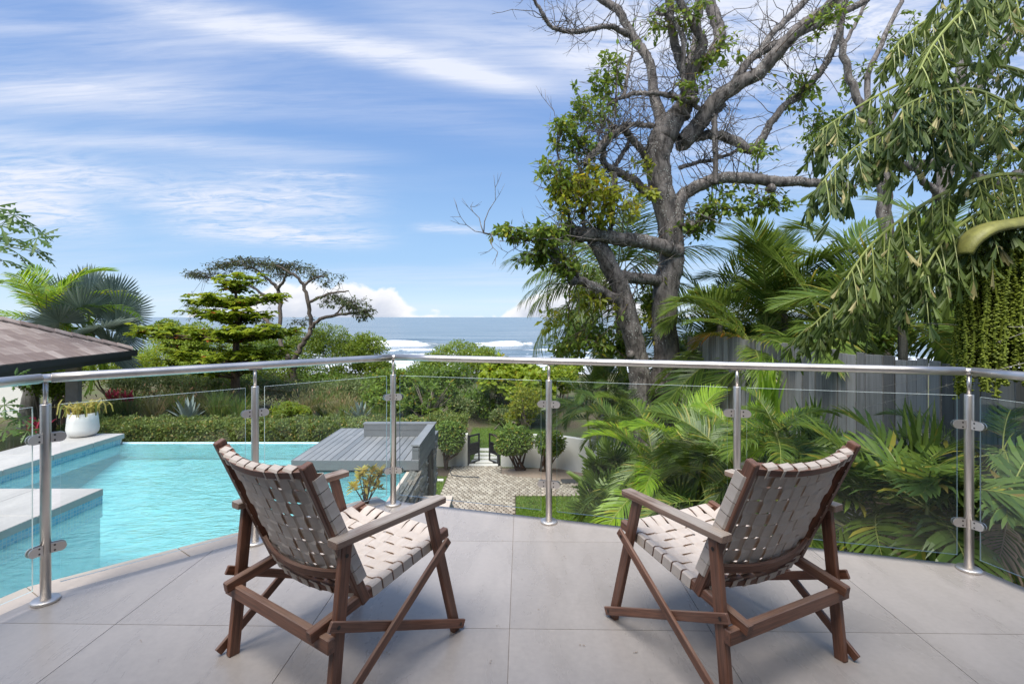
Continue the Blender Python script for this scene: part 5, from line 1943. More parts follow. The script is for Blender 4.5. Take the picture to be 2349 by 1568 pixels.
def build_bushes():
    gz = ZG + .55
    L = [
        ('sea_bush', 'pale green round bush at the left, behind the pavilion roof corner', [B(420, 790, 75, 42, 33)], 'leaf_lime_bush', 8000, (.15, .075)),
        ('sea_bush', 'bright bush beneath the pavilion gutter, behind the potted plant', [B(235, 850, 90, 40, 22), B(320, 850, 60, 45, 23)], 'leaf_lime_bush', 11000, (.10, .05)),
        ('sea_bush', 'wide lime bush between pavilion and almond trunk', [B(380, 830, 80, 45, 25), B(450, 850, 70, 45, 24)], 'leaf_lime_bush', 11000, (.11, .05)),
        ('sea_bush', 'broad green bush around the almond trunk', [B(560, 860, 110, 42, 26), B(500, 890, 90, 35, 22)], 'leaf_sea_bush', 11000, (.12, .06)),
        ('sea_bush', 'tall bush with rounded top right of the umbrella tree', [B(760, 800, 70, 55, 30), B(800, 840, 60, 50, 29)], 'leaf_sea_bush', 12000, (.13, .06)),
        ('sea_bush', 'rightmost tall bush against the surf, left of the rail corner', [B(838, 815, 48, 52, 29), B(870, 850, 35, 40, 28)], 'leaf_sea_bush', 9000, (.13, .06)),
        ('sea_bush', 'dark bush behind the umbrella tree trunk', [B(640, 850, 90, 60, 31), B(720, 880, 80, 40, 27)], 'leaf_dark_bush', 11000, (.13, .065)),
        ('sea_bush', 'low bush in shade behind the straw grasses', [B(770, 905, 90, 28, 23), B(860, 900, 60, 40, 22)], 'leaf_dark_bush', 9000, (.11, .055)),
        ('sea_bush', 'big leafy bush behind the rail corner post', [B(905, 895, 62, 50, 19), B(880, 930, 50, 35, 18)], 'leaf_shrub', 11000, (.12, .065)),
        ('sea_bush', 'broad mounded bush below the breaking waves', [B(1055, 830, 85, 42, 31), B(1120, 840, 70, 40, 30), B(990, 850, 60, 40, 30)], 'leaf_sea_bush', 14000, (.13, .065)),
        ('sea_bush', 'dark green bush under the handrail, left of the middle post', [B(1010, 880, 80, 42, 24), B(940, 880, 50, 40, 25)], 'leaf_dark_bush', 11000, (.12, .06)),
        ('sea_bush', 'lime sea-grape bush with big round leaves behind the middle glass', [B(1170, 870, 75, 45, 21), B(1220, 900, 55, 40, 20)], 'leaf_lime_bush', 6500, (.19, .15)),
        ('sea_bush', 'yellow-green bush right of the middle post', [B(1275, 880, 50, 45, 22), B(1300, 850, 40, 30, 24)], 'leaf_lime_bush', 7500, (.12, .07)),
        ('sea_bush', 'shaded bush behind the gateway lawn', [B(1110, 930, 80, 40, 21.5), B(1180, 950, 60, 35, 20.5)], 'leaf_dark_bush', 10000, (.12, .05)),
        ('shrub', 'airy yellow-leaved shrub above the right gate leaf', [B(1215, 925, 48, 36, 17.5), B(1190, 960, 36, 25, 17.5)], 'leaf_young', 3600, (.10, .045)),
        ('shrub', 'thin grey-green branching shrub above the left gate leaf', [B(1060, 935, 34, 25, 17)], 'leaf_grey_bush', 2600, (.08, .035)),
        ('shrub', 'clipped lime shrub behind the hedge, beside the second post', [B(655, 944, 40, 18, 17.6), B(690, 946, 25, 14, 17.6)], 'leaf_lime_bush', 6000, (.06, .035)),
        ('shrub', 'low round shrub right of the gateway lawn', [B(1150, 960, 30, 20, 18.5)], 'leaf_grey_bush', 4000, (.07, .035)),
        ('shrub', 'upright leafy shrub behind the tall hedge end', [B(960, 930, 45, 35, 17.5)], 'leaf_shrub', 7000, (.11, .045)),
        ('sea_bush', 'grey-green bush at the far left edge, behind the palm trunks', [B(120, 880, 60, 50, 17)], 'leaf_sea_bush', 7000, (.10, .05)),
    ]
    L += [('sea_bush', 'distant bush mass behind the almond tree, its top level with the horizon', [B(470, 795, 80, 45, 36), B(390, 770, 50, 35, 36)], 'leaf_sea_bush', 10000, (.15, .075)),
          ('sea_bush', 'distant bush mass between almond and umbrella trees', [B(600, 805, 70, 48, 35), B(690, 810, 50, 45, 34)], 'leaf_sea_bush', 10000, (.15, .075)),
          ('sea_bush', 'grey-green thicket behind the large agave', [B(330, 890, 90, 30, 21), B(450, 885, 90, 28, 21), B(580, 895, 80, 28, 21)], 'leaf_grey_bush', 12000, (.10, .045)),
          ('sea_bush', 'thicket behind the plumed grasses, left of the rail corner post', [B(700, 905, 70, 26, 21), B(790, 905, 80, 28, 21)], 'leaf_grey_bush', 9000, (.10, .045))]
    for i, (nm, lab, bl, mat, n, lf) in enumerate(L):
        bush(nm, lab, 'shrub' if nm == 'shrub' else 'bush', bl, mat, n, 300 + i, lf, gz, 'bushes between the garden and the beach', stems=8, lumps=34)
    # plumeria-like rosettes behind the timber deck
    rs = np.random.RandomState(61)
    root = thing('rosette_shrub', W(980, 960, 17.0), 'pale-stemmed shrub with rosettes of narrow leaves behind the timber deck', 'shrub')
    st = MB()
    Ps, Ds, Ns = [], [], []
    b0 = Vector((0, 0, -.6))
    for k in range(34):
        e = Vector((rs.uniform(-.95, 1.15), rs.uniform(-.4, .4), rs.uniform(.1, 1.35)))
        md = b0.lerp(e, .5) + Vector((-.2 * e.x, 0, .1))
        st.tube([b0 + Vector((e.x * .2, 0, 0)), md, e], [.03, .022, .014], 6)
        for j in range(26):
            a = rs.rand() * 6.283
            d = np.array([math.cos(a), math.sin(a), rs.uniform(-.3, 1.1)])
            Ps.append((e + Vector((0, 0, rs.uniform(-.12, .04))))[:])
            Ds.append(d / np.linalg.norm(d))
            Ns.append([rs.normal() * .2, rs.normal() * .2, 1])
    V, q = leaf_arrays(np.array(Ps), np.array(Ds), unit(np.array(Ns)), rs.uniform(.16, .26, len(Ps)), .05, True, .2)
    link('foliage', np_mesh('foliage', V, [q], 'leaf_shrub'), root)
    st.obj('stem', 'bark_pale', root, True)


build_bushes()


def build_hedge():
    rs = np.random.RandomState(71)
    root = thing('clipped_hedge', (-7.0, 14.6, ZG), 'long clipped hedge beyond the vanishing edge of the pool', 'hedge')
    Ps, Os = [], []
    core = MB()
    for x0, x1, y0, y1, zt, n in ((-12.3, -2.45, 13.9, 15.2, -1.60, 60000), (-2.6, -1.36, 15.42, 16.5, -1.72, 8000)):
        P = np.empty((n, 3))
        f = rs.rand(n)
        P[:, 0] = rs.uniform(x0, x1, n)
        top = f < .5
        P[:, 1] = np.where(top, rs.uniform(y0, y1, n), y0 + np.abs(rs.normal(size=n)) * .05)
        lump = .05 * np.sin(P[:, 0] * 5.1) * np.sin(P[:, 1] * 6 + P[:, 0]) + .04 * np.sin(P[:, 0] * 13 + 2) + .03 * rs.normal(size=n)
        P[:, 2] = np.where(top, zt + lump, rs.uniform(ZG + .3, zt, n))
        P[:, 1] += np.where(top, 0, .05 * np.sin(P[:, 0] * 7) * np.sin(P[:, 2] * 6 + P[:, 0]))
        Ps.append(P)
        Os.append(np.where(top[:, None], np.array([0, 0, 1.0]), np.array([0, -1.0, .25])))
        hh = zt - ZG - .14
        core.box(((x0 + x1) / 2 + 7.0, (y0 + y1) / 2 + .06 - 14.6, hh / 2), (x1 - x0 - .12, y1 - y0 - .22, hh))
    P, out = np.concatenate(Ps), np.concatenate(Os)
    n = len(P)
    D = unit(out * .6 + rand_unit(rs, n))
    N = unit(out + rand_unit(rs, n) * .7)
    P -= np.array(root.location[:])
    V, q = leaf_arrays(P, D, N, rs.uniform(.05, .105, n), .04, False)
    link('foliage', np_mesh('foliage', V, [q], 'leaf_hedge'), root)
    core.obj('twig_core', 'soil', root)


build_hedge()


def build_yard_shrubs():
    for i, (bl, base, lab) in enumerate((
            ([B(1030, 995, 38, 30, 14.6, .42), B(1035, 1015, 28, 22, 14.5, .35)], (1023, 1078), 'clipped small tree with forked trunk left of the gate'),
            ([B(1182, 1008, 44, 32, 14.4, .42), B(1160, 1020, 24, 20, 14.3, .3)], (1194, 1080), 'leafy shrub on crooked stems right of the gate'),
            ([B(1262, 1015, 36, 30, 14.2, .4)], (1250, 1082), 'thinner shrub before the white wall, behind the middle post'))):
        rs = np.random.RandomState(80 + i)
        b = G(base[0], base[1], ZG)
        n = (6500, 7000, 2200)[i]
        root = thing('garden_shrub', b, lab, 'shrub', 'shrubs along the white garden wall')
        P, v = [], []
        for c, r in bl:
            u = rand_unit(rs, n // len(bl))
            P.append(np.array(c[:]) + u * np.array(r) * rs.uniform(.55, 1.0, (len(u), 1)))
            v.append(u)
        P, v = np.concatenate(P) - np.array(b[:]), np.concatenate(v)
        D = unit(v * .6 + rand_unit(rs, len(P)) * .7 + np.array([0, 0, -.2]))
        N = unit(v * .5 + np.array([0, 0, .7]) + rand_unit(rs, len(P)) * .5)
        V, q = leaf_arrays(P, D, N, rs.uniform(.05, .11, len(P)), .04, True)
        link('crown', np_mesh('crown', V, [q], 'leaf_shrub'), root)
        mb = MB()
        for k in range(9):
            c, r = bl[rs.randint(len(bl))]
            e = c - b + Vector(rs.normal(size=3) * .2)
            f = Vector((rs.uniform(-.03, .03) + (k % 3 - 1) * (.02 if i == 0 else .12), 0, .3 if i == 0 else .05))
            mb.tube([Vector((0, 0, 0)) if i == 0 else Vector((f.x * .3, 0, 0)), f, f.lerp(e, .4) + Vector(rs.normal(size=3) * .05), e], [.05, .035, .024, .008], 7)
        mb.obj('trunk', 'bark_brown', root, True)


build_yard_shrubs()


def build_grasses():
    rs = np.random.RandomState(91)
    gz = ZG + .5
    spec = [(300, 905, 17.5, 'red-tinged straw grass beside the potted plant'), (350, 915, 17.4, 'straw-coloured fountain grass right of the pot'), (400, 905, 18, 'fountain grass left of the large agave'), (500, 900, 17.6, 'green blade grass behind the large agave'), (545, 915, 17.5, 'long green grass left of the second post'), (455, 895, 19, 'tall dry grass above the large agave'), (560, 895, 19.5, 'tall dry grass behind the second post'),
            (700, 915, 18.5, 'dry grass left of the umbrella trunk foot'), (740, 905, 19.0, 'tall straw grass right of the umbrella trunk foot'), (785, 915, 18.0, 'feathery straw grass behind the small agave'), (790, 940, 17.2, 'brown plumed grass left of the small agave'), (255, 920, 17.2, 'dark strap-leaved grass behind the white pot'), (865, 935, 17.4, 'thin green grass right of the small agave')]
    for i, (px, py, d, lab) in enumerate(spec):
        b = W(px, py, d)
        h = b.z - gz + .25
        b.z = gz
        straw = i not in (3, 4, 11, 12)
        blade_clump('grass_clump', lab, 'grass', b, 420, h * 1.25, .95, .016, ['grass_straw' if straw and i % 2 else 'grass_green', 'grass_straw'], 400 + i, .22 if straw else .04, 'grasses behind the hedge', .72)
    for i, (px, py, d, n, L, lab) in enumerate(((432, 955, 17.3, 26, .95, 'large blue-grey agave behind the hedge'), (826, 950, 17.2, 20, .80, 'small blue-grey agave left of the rail corner post'), (1060, 952, 17.5, 0, 0, ''))):
        if not n:
            continue
        b = W(px, py, d)
        b.z = W(px, 968, d).z
        root = thing('agave', b, lab, 'agave', 'agaves behind the hedge')
        mb = MB()
        st = []
        for k in np.linspace(0, 1, 6):
            w = .075 * (1.0 if k < .35 else 1.0 - ((k - .35) / .65) ** 1.6) + .002
            st += [Vector((L * k, w, .035 * (1 - k))), Vector((L * k, 0, -.012 * (1 - k))), Vector((L * k, -w, .035 * (1 - k)))]
        mb.add(st, [(3 * j + a, 3 * j + a + 1, 3 * j + a + 4, 3 * j + a + 3) for j in range(5) for a in (0, 1)])
        me = mb.mesh('leaf', 'agave_leaf')
        for k in range(n):
            o = link('leaf', me, root)
            place(o, Vector((0, 0, 0)), k * 2.4, R(22 + 62 * (k / n) ** .9), 0, rs.uniform(.75, 1.1))
    for i, (px, py, d) in enumerate(((258, 895, 17.4), (290, 900, 17.2), (85, 968, 11.5))):
        b = W(px, py + 20, d)
        blade_clump('red_plant', ('crimson-leaved plant behind the white pot', 'crimson-leaved plant right of the white pot', 'pink flowering plant behind the ringed palm trunk')[i], 'plant', b, 26, .45, .3, .06, ['red_leaf', 'red_leaf'], 440 + i, 0, 'crimson plants', .8)
    # long blades arching beside the right gate leaf
    b = W(1170, 1005, 15.8)
    blade_clump('grass_clump', 'pale long-bladed grass arching over the right gate leaf', 'grass', b, 90, .75, .95, .022, ['grass_green', 'grass_straw'], 450, 0, 'grasses behind the hedge', .6)


build_grasses()

# ------------------------------------------------------------------ left side: pavilion, palms, pot
def build_pavilion():
    E0, E1 = Vector((-12.40, 16.80, .30)), Vector((-11.25, 9.4, .30))      # eave line, far corner first
    ev = (E1 - E0).normalized()
    inn = Vector((ev.y, -ev.x, 0))
    if inn.x > 0:
        inn = -inn
    root = thing('pavilion', (E0.x - 1, E0.y - 2, ZG + .3), 'poolside pavilion with weathered brown tile roof and black gutter', 'pavilion')
    off = Vector(root.location)
    slope = math.tan(R(24))
    rf = MB()
    run = 4.4
    hipv = (inn + ev).normalized()
    hl = run * math.sqrt(2)
    top = E0 + hipv * hl + Vector((0, 0, run * slope))
    e1t = E1 + inn * run + Vector((0, 0, run * slope))
    dn = Vector((0, 0, -.06))
    far = E0 + inn * (2 * run)
    rf.add([E0 + dn - off, E1 + dn - off, e1t + dn - off, top + dn - off, far + dn - off], [(0, 1, 2, 3), (0, 3, 4)])
    roof = rf.obj('roof', 'timber_grey', root)
    # interlocking flat tiles in courses, each a piece of its own
    rs = np.random.RandomState(101)
    up = (inn + Vector((0, 0, slope))).normalized()
    nrm = ev.cross(up).normalized()
    if nrm.z < 0:
        nrm = -nrm
    tw, tl = .33, .36
    mb = MB()
    mb.box((0, 0, 0), (tw - .008, tl + .06, .035), ch=.006)
    tm = mb.mesh('roof_tile', 'roof_tile')
    courses = 9
    for c in range(courses):
        s0 = c * tl
        k = 0
        while True:
            a = s0 * .9 * 1.0 + .12 + k * tw + (tw / 2 if c % 2 else 0)      # distance from the hip corner along the eave
            if a > 6.2:
                break
            p = E0 + ev * (a + tw / 2 - .02) + up * (s0 + tl / 2) - off
            o = link('roof_tile', tm, roof)
            mt = Matrix((ev, up, nrm)).transposed().to_4x4()
            tl_ = Matrix.Rotation(R(4.2) + rs.normal() * .008, 4, 'X')
            mt.translation = p + nrm * (.012 + rs.uniform(0, .008))
            o.matrix_local = mt @ tl_ @ Matrix.Rotation(rs.normal() * .01, 4, 'Z')
            k += 1
    # hip caps
    hd = (top - E0).normalized()
    hs = hd.cross(Vector((0, 0, 1))).normalized()
    hu = hs.cross(hd)
    cap = MB()
    pr = [(-.14, -.075), (-.14, -.045), (0, .04), (.14, -.045), (.14, -.075), (0, 0)]
    cap.add([(0, x, z) for x, z in pr] + [(.44, x * .95, z + .02) for x, z in pr], [(0, 1, 7, 6), (1, 2, 8, 7), (2, 3, 9, 8), (3, 4, 10, 9), (5, 4, 3, 2, 1, 0), (6, 7, 8, 9, 10, 11)])
    cm = cap.mesh('ridge_tile', 'roof_tile')
    for k in range(13):
        o = link('ridge_tile', cm, roof)
        mt = Matrix((hd, -hs, hu)).transposed().to_4x4()
        mt.translation = E0 + hd * (.05 + k * .40) + hu * .09 - off
        o.matrix_local = mt
    ma = MB()
    ma.bar(E0 + hd * .05 + hu * .03 - off, top + hu * .03 - off, .2, .06, hu, 0)
    ma.obj('mortar', 'roof_mortar', roof)
    # gutter: ogee profile along the eave
    prof = lambda i, t: [(0, 0), (.03, -.01), (.05, -.06), (.085, -.085), (.10, -.13), (.0, -.14)]
    gp = [E0 - ev * .22 + Vector((0, 0, .02)) - inn * .03 - off, E1 - inn * .03 - off + Vector((0, 0, .02))]
    g_ = MB().sweep(gp, lambda i, t: [(x * 1.3, z * 1.35) for x, z in prof(i, t)], (0, 0, 1))
    g_.obj('gutter', 'gutter_black', root)
    MB().bar(E0 - off + dn * 3.2 + inn * .05, E1 - off + dn * 3.2 + inn * .05, .03, .2, (0, 0, 1), 0).obj('fascia', 'gutter_black', root)
    so = MB()
    so.add([p + Vector((0, 0, -.16)) - off for p in (E0 + ev * .02, E1, E1 + inn * 2, E0 + inn * 2)], [(3, 2, 1, 0)])
    so.obj('soffit', 'white_render', root)
    pc = W(169, 900, 15.6)
    MB().box((pc.x - off.x, pc.y - off.y, (ZG + .3 + .14) / 2 - off.z), (.30, .30, .14 - ZG - .3), rz=R(20)).obj('post', 'timber_grey', root)
    wp = W(28, 900, 19.5)
    w = MB()
    w.box((wp.x - 1.2 - off.x, wp.y - off.y, (ZG + .25) / 2 - off.z + .0), (3.9, .25, .1 - ZG), rz=R(8))
    w.obj('wall', 'white_render', root)
    c2 = W(66, 900, 19.3)
    MB().lathe((c2.x - off.x, c2.y - off.y, ZG - off.z), [(.15, 0), (.15, 3.05)], 16).obj('column', 'white_render', root, True)


build_pavilion()


def build_left_palms():
    base = W(58, 1020, 17.6)
    base.z = ZG
    top = W(105, 735, 17.6)
    rs = np.random.RandomState(111)
    palm('feather_palm', 'green feather palm with smooth ringed trunk beside the pavilion', 'palm', base, top, FR['royal'], 17, 112, .27, .10, 'bark_palm', (-35, 85), (.85, 1.1), None, (-.1, 0), 16, .03)
    b2 = W(143, 1000, 18.8)
    b2.z = ZG
    t2 = W(200, 765, 18.8)
    root = thing('silver_fan_palm', b2, 'silver-blue fan palm with stubby boot-covered trunk', 'palm')
    mb = MB()
    trunk_tube(mb, (0, 0, 0), t2 - b2, .26, .22, (-.25, 0), 0, 12)
    mb.obj('trunk', 'bark_brown', root, True)
    bm = MB()
    bm.add([(-.07, 0, 0), (.07, 0, 0), (.045, -.14, .30), (-.045, -.14, .30), (-.06, .04, 0), (.06, .04, 0), (.035, -.08, .33), (-.035, -.08, .33)], [(0, 1, 2, 3), (5, 4, 7, 6), (1, 5, 6, 2), (4, 0, 3, 7), (3, 2, 6, 7)])
    bme = bm.mesh('leaf_base', 'palm_boot')
    for k in range(60):
        o = link('leaf_base', bme, root)
        o.matrix_local = Matrix.Translation((t2 - b2) * (.28 + .011 * k) + Vector((-.25 * math.sin(math.pi * (.28 + .011 * k)), 0, 0))) @ Matrix.Rotation(k * 2.4, 4, 'Z') @ Matrix.Translation((0, -.23, 0)) @ Matrix.Rotation(rs.uniform(-.3, .3), 4, 'Y') @ Matrix.Scale(rs.uniform(1.0, 1.5), 4)
    at = t2 - b2
    spec = [(95, 86), (70, 60), (40, 58), (15, 35), (-8, 5), (120, 62), (150, 40), (165, 15), (-20, -20), (200, 45), (250, 60), (300, 40), (330, 10), (270, 20)]
    for i, (az, el) in enumerate(spec):
        o = link('fan_leaf', FR['fan_silver'][i % 3], root)
        # blades tilt so that their faces turn to the viewer
        place(o, at, R(az if az < 180 else az), R(el), R((-62 if az < 90 else 62) * (1 if az < 180 else .3) + rs.uniform(-12, 12)), rs.uniform(1.0, 1.2))
    # papaya at the left edge
    pb = W(-70, 1030, 14.6)
    pb.z = ZG
    root = thing('papaya_tree', pb, 'papaya tree with deeply cut leaves at the left edge', 'tree')
    crown_at = W(-60, 570, 14.6) - pb
    mb = MB()
    trunk_tube(mb, (0, 0, 0), crown_at, .12, .06, (.1, 0), 0, 10)
    mb.obj('trunk', 'bark_palm', root, True)
    lm = []
    for sd in range(3):
        r2 = np.random.RandomState(120 + sd)
        m2 = MB()
        for lb in range(7):
            a = R(-135 + 45 * lb)
            Ll = .30 * (1.05 - .35 * abs(lb - 3) / 3) * r2.uniform(.9, 1.1)
            ax = Vector((math.cos(a), math.sin(a), 0))
            sx = Vector((-ax.y, ax.x, 0))
            out = [(0, .012), (.3, .03), (.42, .10), (.50, .035), (.60, .115), (.70, .03), (.80, .07), (.88, .02), (1.0, .0)]
            dz = lambda k: -.16 * k * k * Ll + .02
            left = [ax * Ll * k + sx * w * Ll * 1.35 + Vector((0, 0, dz(k) - w * .25)) for k, w in out]
            right = [ax * Ll * k - sx * w * Ll * 1.35 + Vector((0, 0, dz(k) - w * .25)) for k, w in out]
            mid = [ax * Ll * k + Vector((0, 0, dz(k))) for k, w in out]
            n = len(out)
            m2.add(left + mid + right, [(i + n, i + 1 + n, i + 1, i) for i in range(n - 1)] + [(i + 2 * n, i + 1 + 2 * n, i + 1 + n, i + n) for i in range(n - 1)])
        lm.append(m2.mesh('leaf', 'papaya_leaf'))
    for i, (px, py, dd) in enumerate(((30, 495, 0), (72, 522, .1), (5, 520, -.3), (88, 548, -.2), (25, 548, .3), (75, 575, .2), (40, 585, -.3), (5, 600, .2), (95, 580, .3), (-20, 480, 0), (-10, 560, -.4), (35, 865, 0), (10, 930, 0), (45, 960, .2), (15, 985, 0), (62, 990, 0), (20, 955, .2))):
        e = W(px, py, (14.6 if i <= 10 else 10.2) + dd) - pb
        s0 = crown_at + Vector((rs.uniform(-.04, .04), rs.uniform(-.04, .04), rs.uniform(-.2, .05)))
        if i > 10:
            s0 = Vector((e.x - .7, e.y, e.z - .3))
        pt = MB()
        md = s0.lerp(e, .55) + Vector((0, 0, .10))
        pt.tube([s0, md, e], [.012, .009, .006], 6)
        po = pt.obj('leaf_stalk', 'palm_stem', root, True)
        o = link('leaf', lm[i % 3], root)
        dv = e - s0
        place(o, e, math.atan2(dv.y, dv.x) + rs.uniform(-.4, .4), R(rs.uniform(-50, -5)), R(rs.uniform(-50, 50)), rs.uniform(.85, 1.15) * (2.3 if i <= 10 else 1.2))


build_left_palms()


def build_pot():
    c = G(190, 999, 0)
    root = thing('plant_pot', (c.x, c.y, 0), 'white rounded planter on the corner of the pool deck', 'pot')
    MB().lathe((0, 0, 0), [(.095, 0.002), (.125, .012), (.152, .05), (.158, .09), (.150, .18), (.140, .272), (.128, .272), (.124, .24)], 36).obj('bowl', 'pot_white', root, True)
    MB().lathe((0, 0, 0), [(.124, .235), (.06, .245), (.001, .25)], 20).obj('soil', 'soil', root)
    o = blade_clump('spider_plant', 'yellow-striped spider plant spilling out of the white planter', 'plant', (c.x, c.y, .245), 150, .36, .26, .017, ['spider_leaf', 'spider_leaf'], 133, 0, None, .42)
    # croton at the pool edge beyond the glass
    rs = np.random.RandomState(135)
    cb = Vector((-1.10, 3.86, 0.0))
    root = thing('croton', cb, 'yellow variegated croton at the pool edge, behind the left chair arm', 'plant')
    st = MB()
    Ps, Ds, Ns = [], [], []
    heads = [(-.055, .02, .20), (.0, .0, .15), (.05, -.02, .255), (.095, .01, .20), (-.08, -.02, .13), (.035, .03, .16), (-.03, .02, .235), (.085, .02, .13), (.11, .0, .245), (.0, .03, .09)]
    for x, y, z in heads:
        st.tube([(x * .15, 0, 0), (x * .5, y * .5, z * .45), (x, y, z)], [.005, .004, .003], 6)
        for j in range(17):
            a = rs.rand() * 6.283
            d = np.array([math.cos(a) * .8, math.sin(a) * .8, rs.uniform(-.25, 1.3)])
            Ps.append((x, y, z + rs.uniform(-.03, .012)))
            Ds.append(d / np.linalg.norm(d))
            Ns.append([rs.normal() * .3, rs.normal() * .3, 1])
    V, q = leaf_arrays(np.array(Ps), np.array(Ds), unit(np.array(Ns)), rs.uniform(.05, .08, len(Ps)), .024, True, .15)
    link('foliage', np_mesh('foliage', V, [q], 'croton_leaf'), root)
    st.obj('stem', 'bark_brown', root, True)


build_pot()

# ------------------------------------------------------------------ right side: fence, palms, fishtail palm
def build_fence():
    rs = np.random.RandomState(141)
    a, b = Vector((4.10, 12.0)), Vector((5.05, 3.0))
    d = (b - a).normalized()
    n2 = Vector((d.y, -d.x))
    root = thing('board_fence', (a.x, a.y, ZG), 'tall fence of weathered grey vertical boards behind the palms', 'fence')
    root.rotation_euler = (0, 0, math.atan2(d.y, d.x))
    L = (b - a).length
    x = 0.0
    k = 0
    while x < L:
        w = rs.uniform(.125, .165)
        ht = 3.95 + rs.uniform(-.025, .025) + .05 * math.sin(x * .8)
        mb = MB()
        mb.bar((x + w / 2, rs.uniform(-.012, .012), 0), (x + w / 2 + rs.uniform(-.008, .008), rs.uniform(-.012, .012), ht), w - .006, .022, (0, 1, 0), .002)
        mb.obj('board', 'fence_board', root)
        x += w + (.035 if k % 7 == 4 else .004)
        k += 1
    for z in (1.0, 3.2):
        MB().box((L / 2, .05, z), (L, .05, .1)).obj('rail', 'fence_board', root)
    # slack barbed wire on the fence side
    for i, (pts, lab) in enumerate((([(1930, 900, 5.6), (2100, 870, 5.0), (2250, 800, 4.5), (2400, 745, 4.2)], 'lowest slack barbed wire rising to the right'),
                                    ([(1980, 935, 5.4), (2150, 890, 4.8), (2300, 845, 4.3), (2420, 815, 4.1)], 'barbed wire crossing behind the right post'),
                                    ([(2100, 740, 4.9), (2250, 747, 4.5), (2420, 752, 4.2)], 'upper taut barbed wire across the flower cluster'))):
        P = [W(*p) for p in pts]
        sm = [p for p, r in catmull([(p, 0.0) for p in P], 8)]
        mb = MB().tube(sm, .0022, 5)
        for q in range(0, len(sm), 3):
            c = sm[q]
            for e in (Vector((.02, .01, .02)), Vector((-.015, .0, .022)), Vector((.01, -.02, -.02))):
                mb.tube([c, c + e], [.0018, .0008], 4)
        tag(mb.obj('barbed_wire', 'wire'), lab, 'wire', 'strands of barbed wire by the fence')


build_fence()


def gb(px, py, d, z=ZG):
    p = W(px, py, d)
    p.z = z
    return p


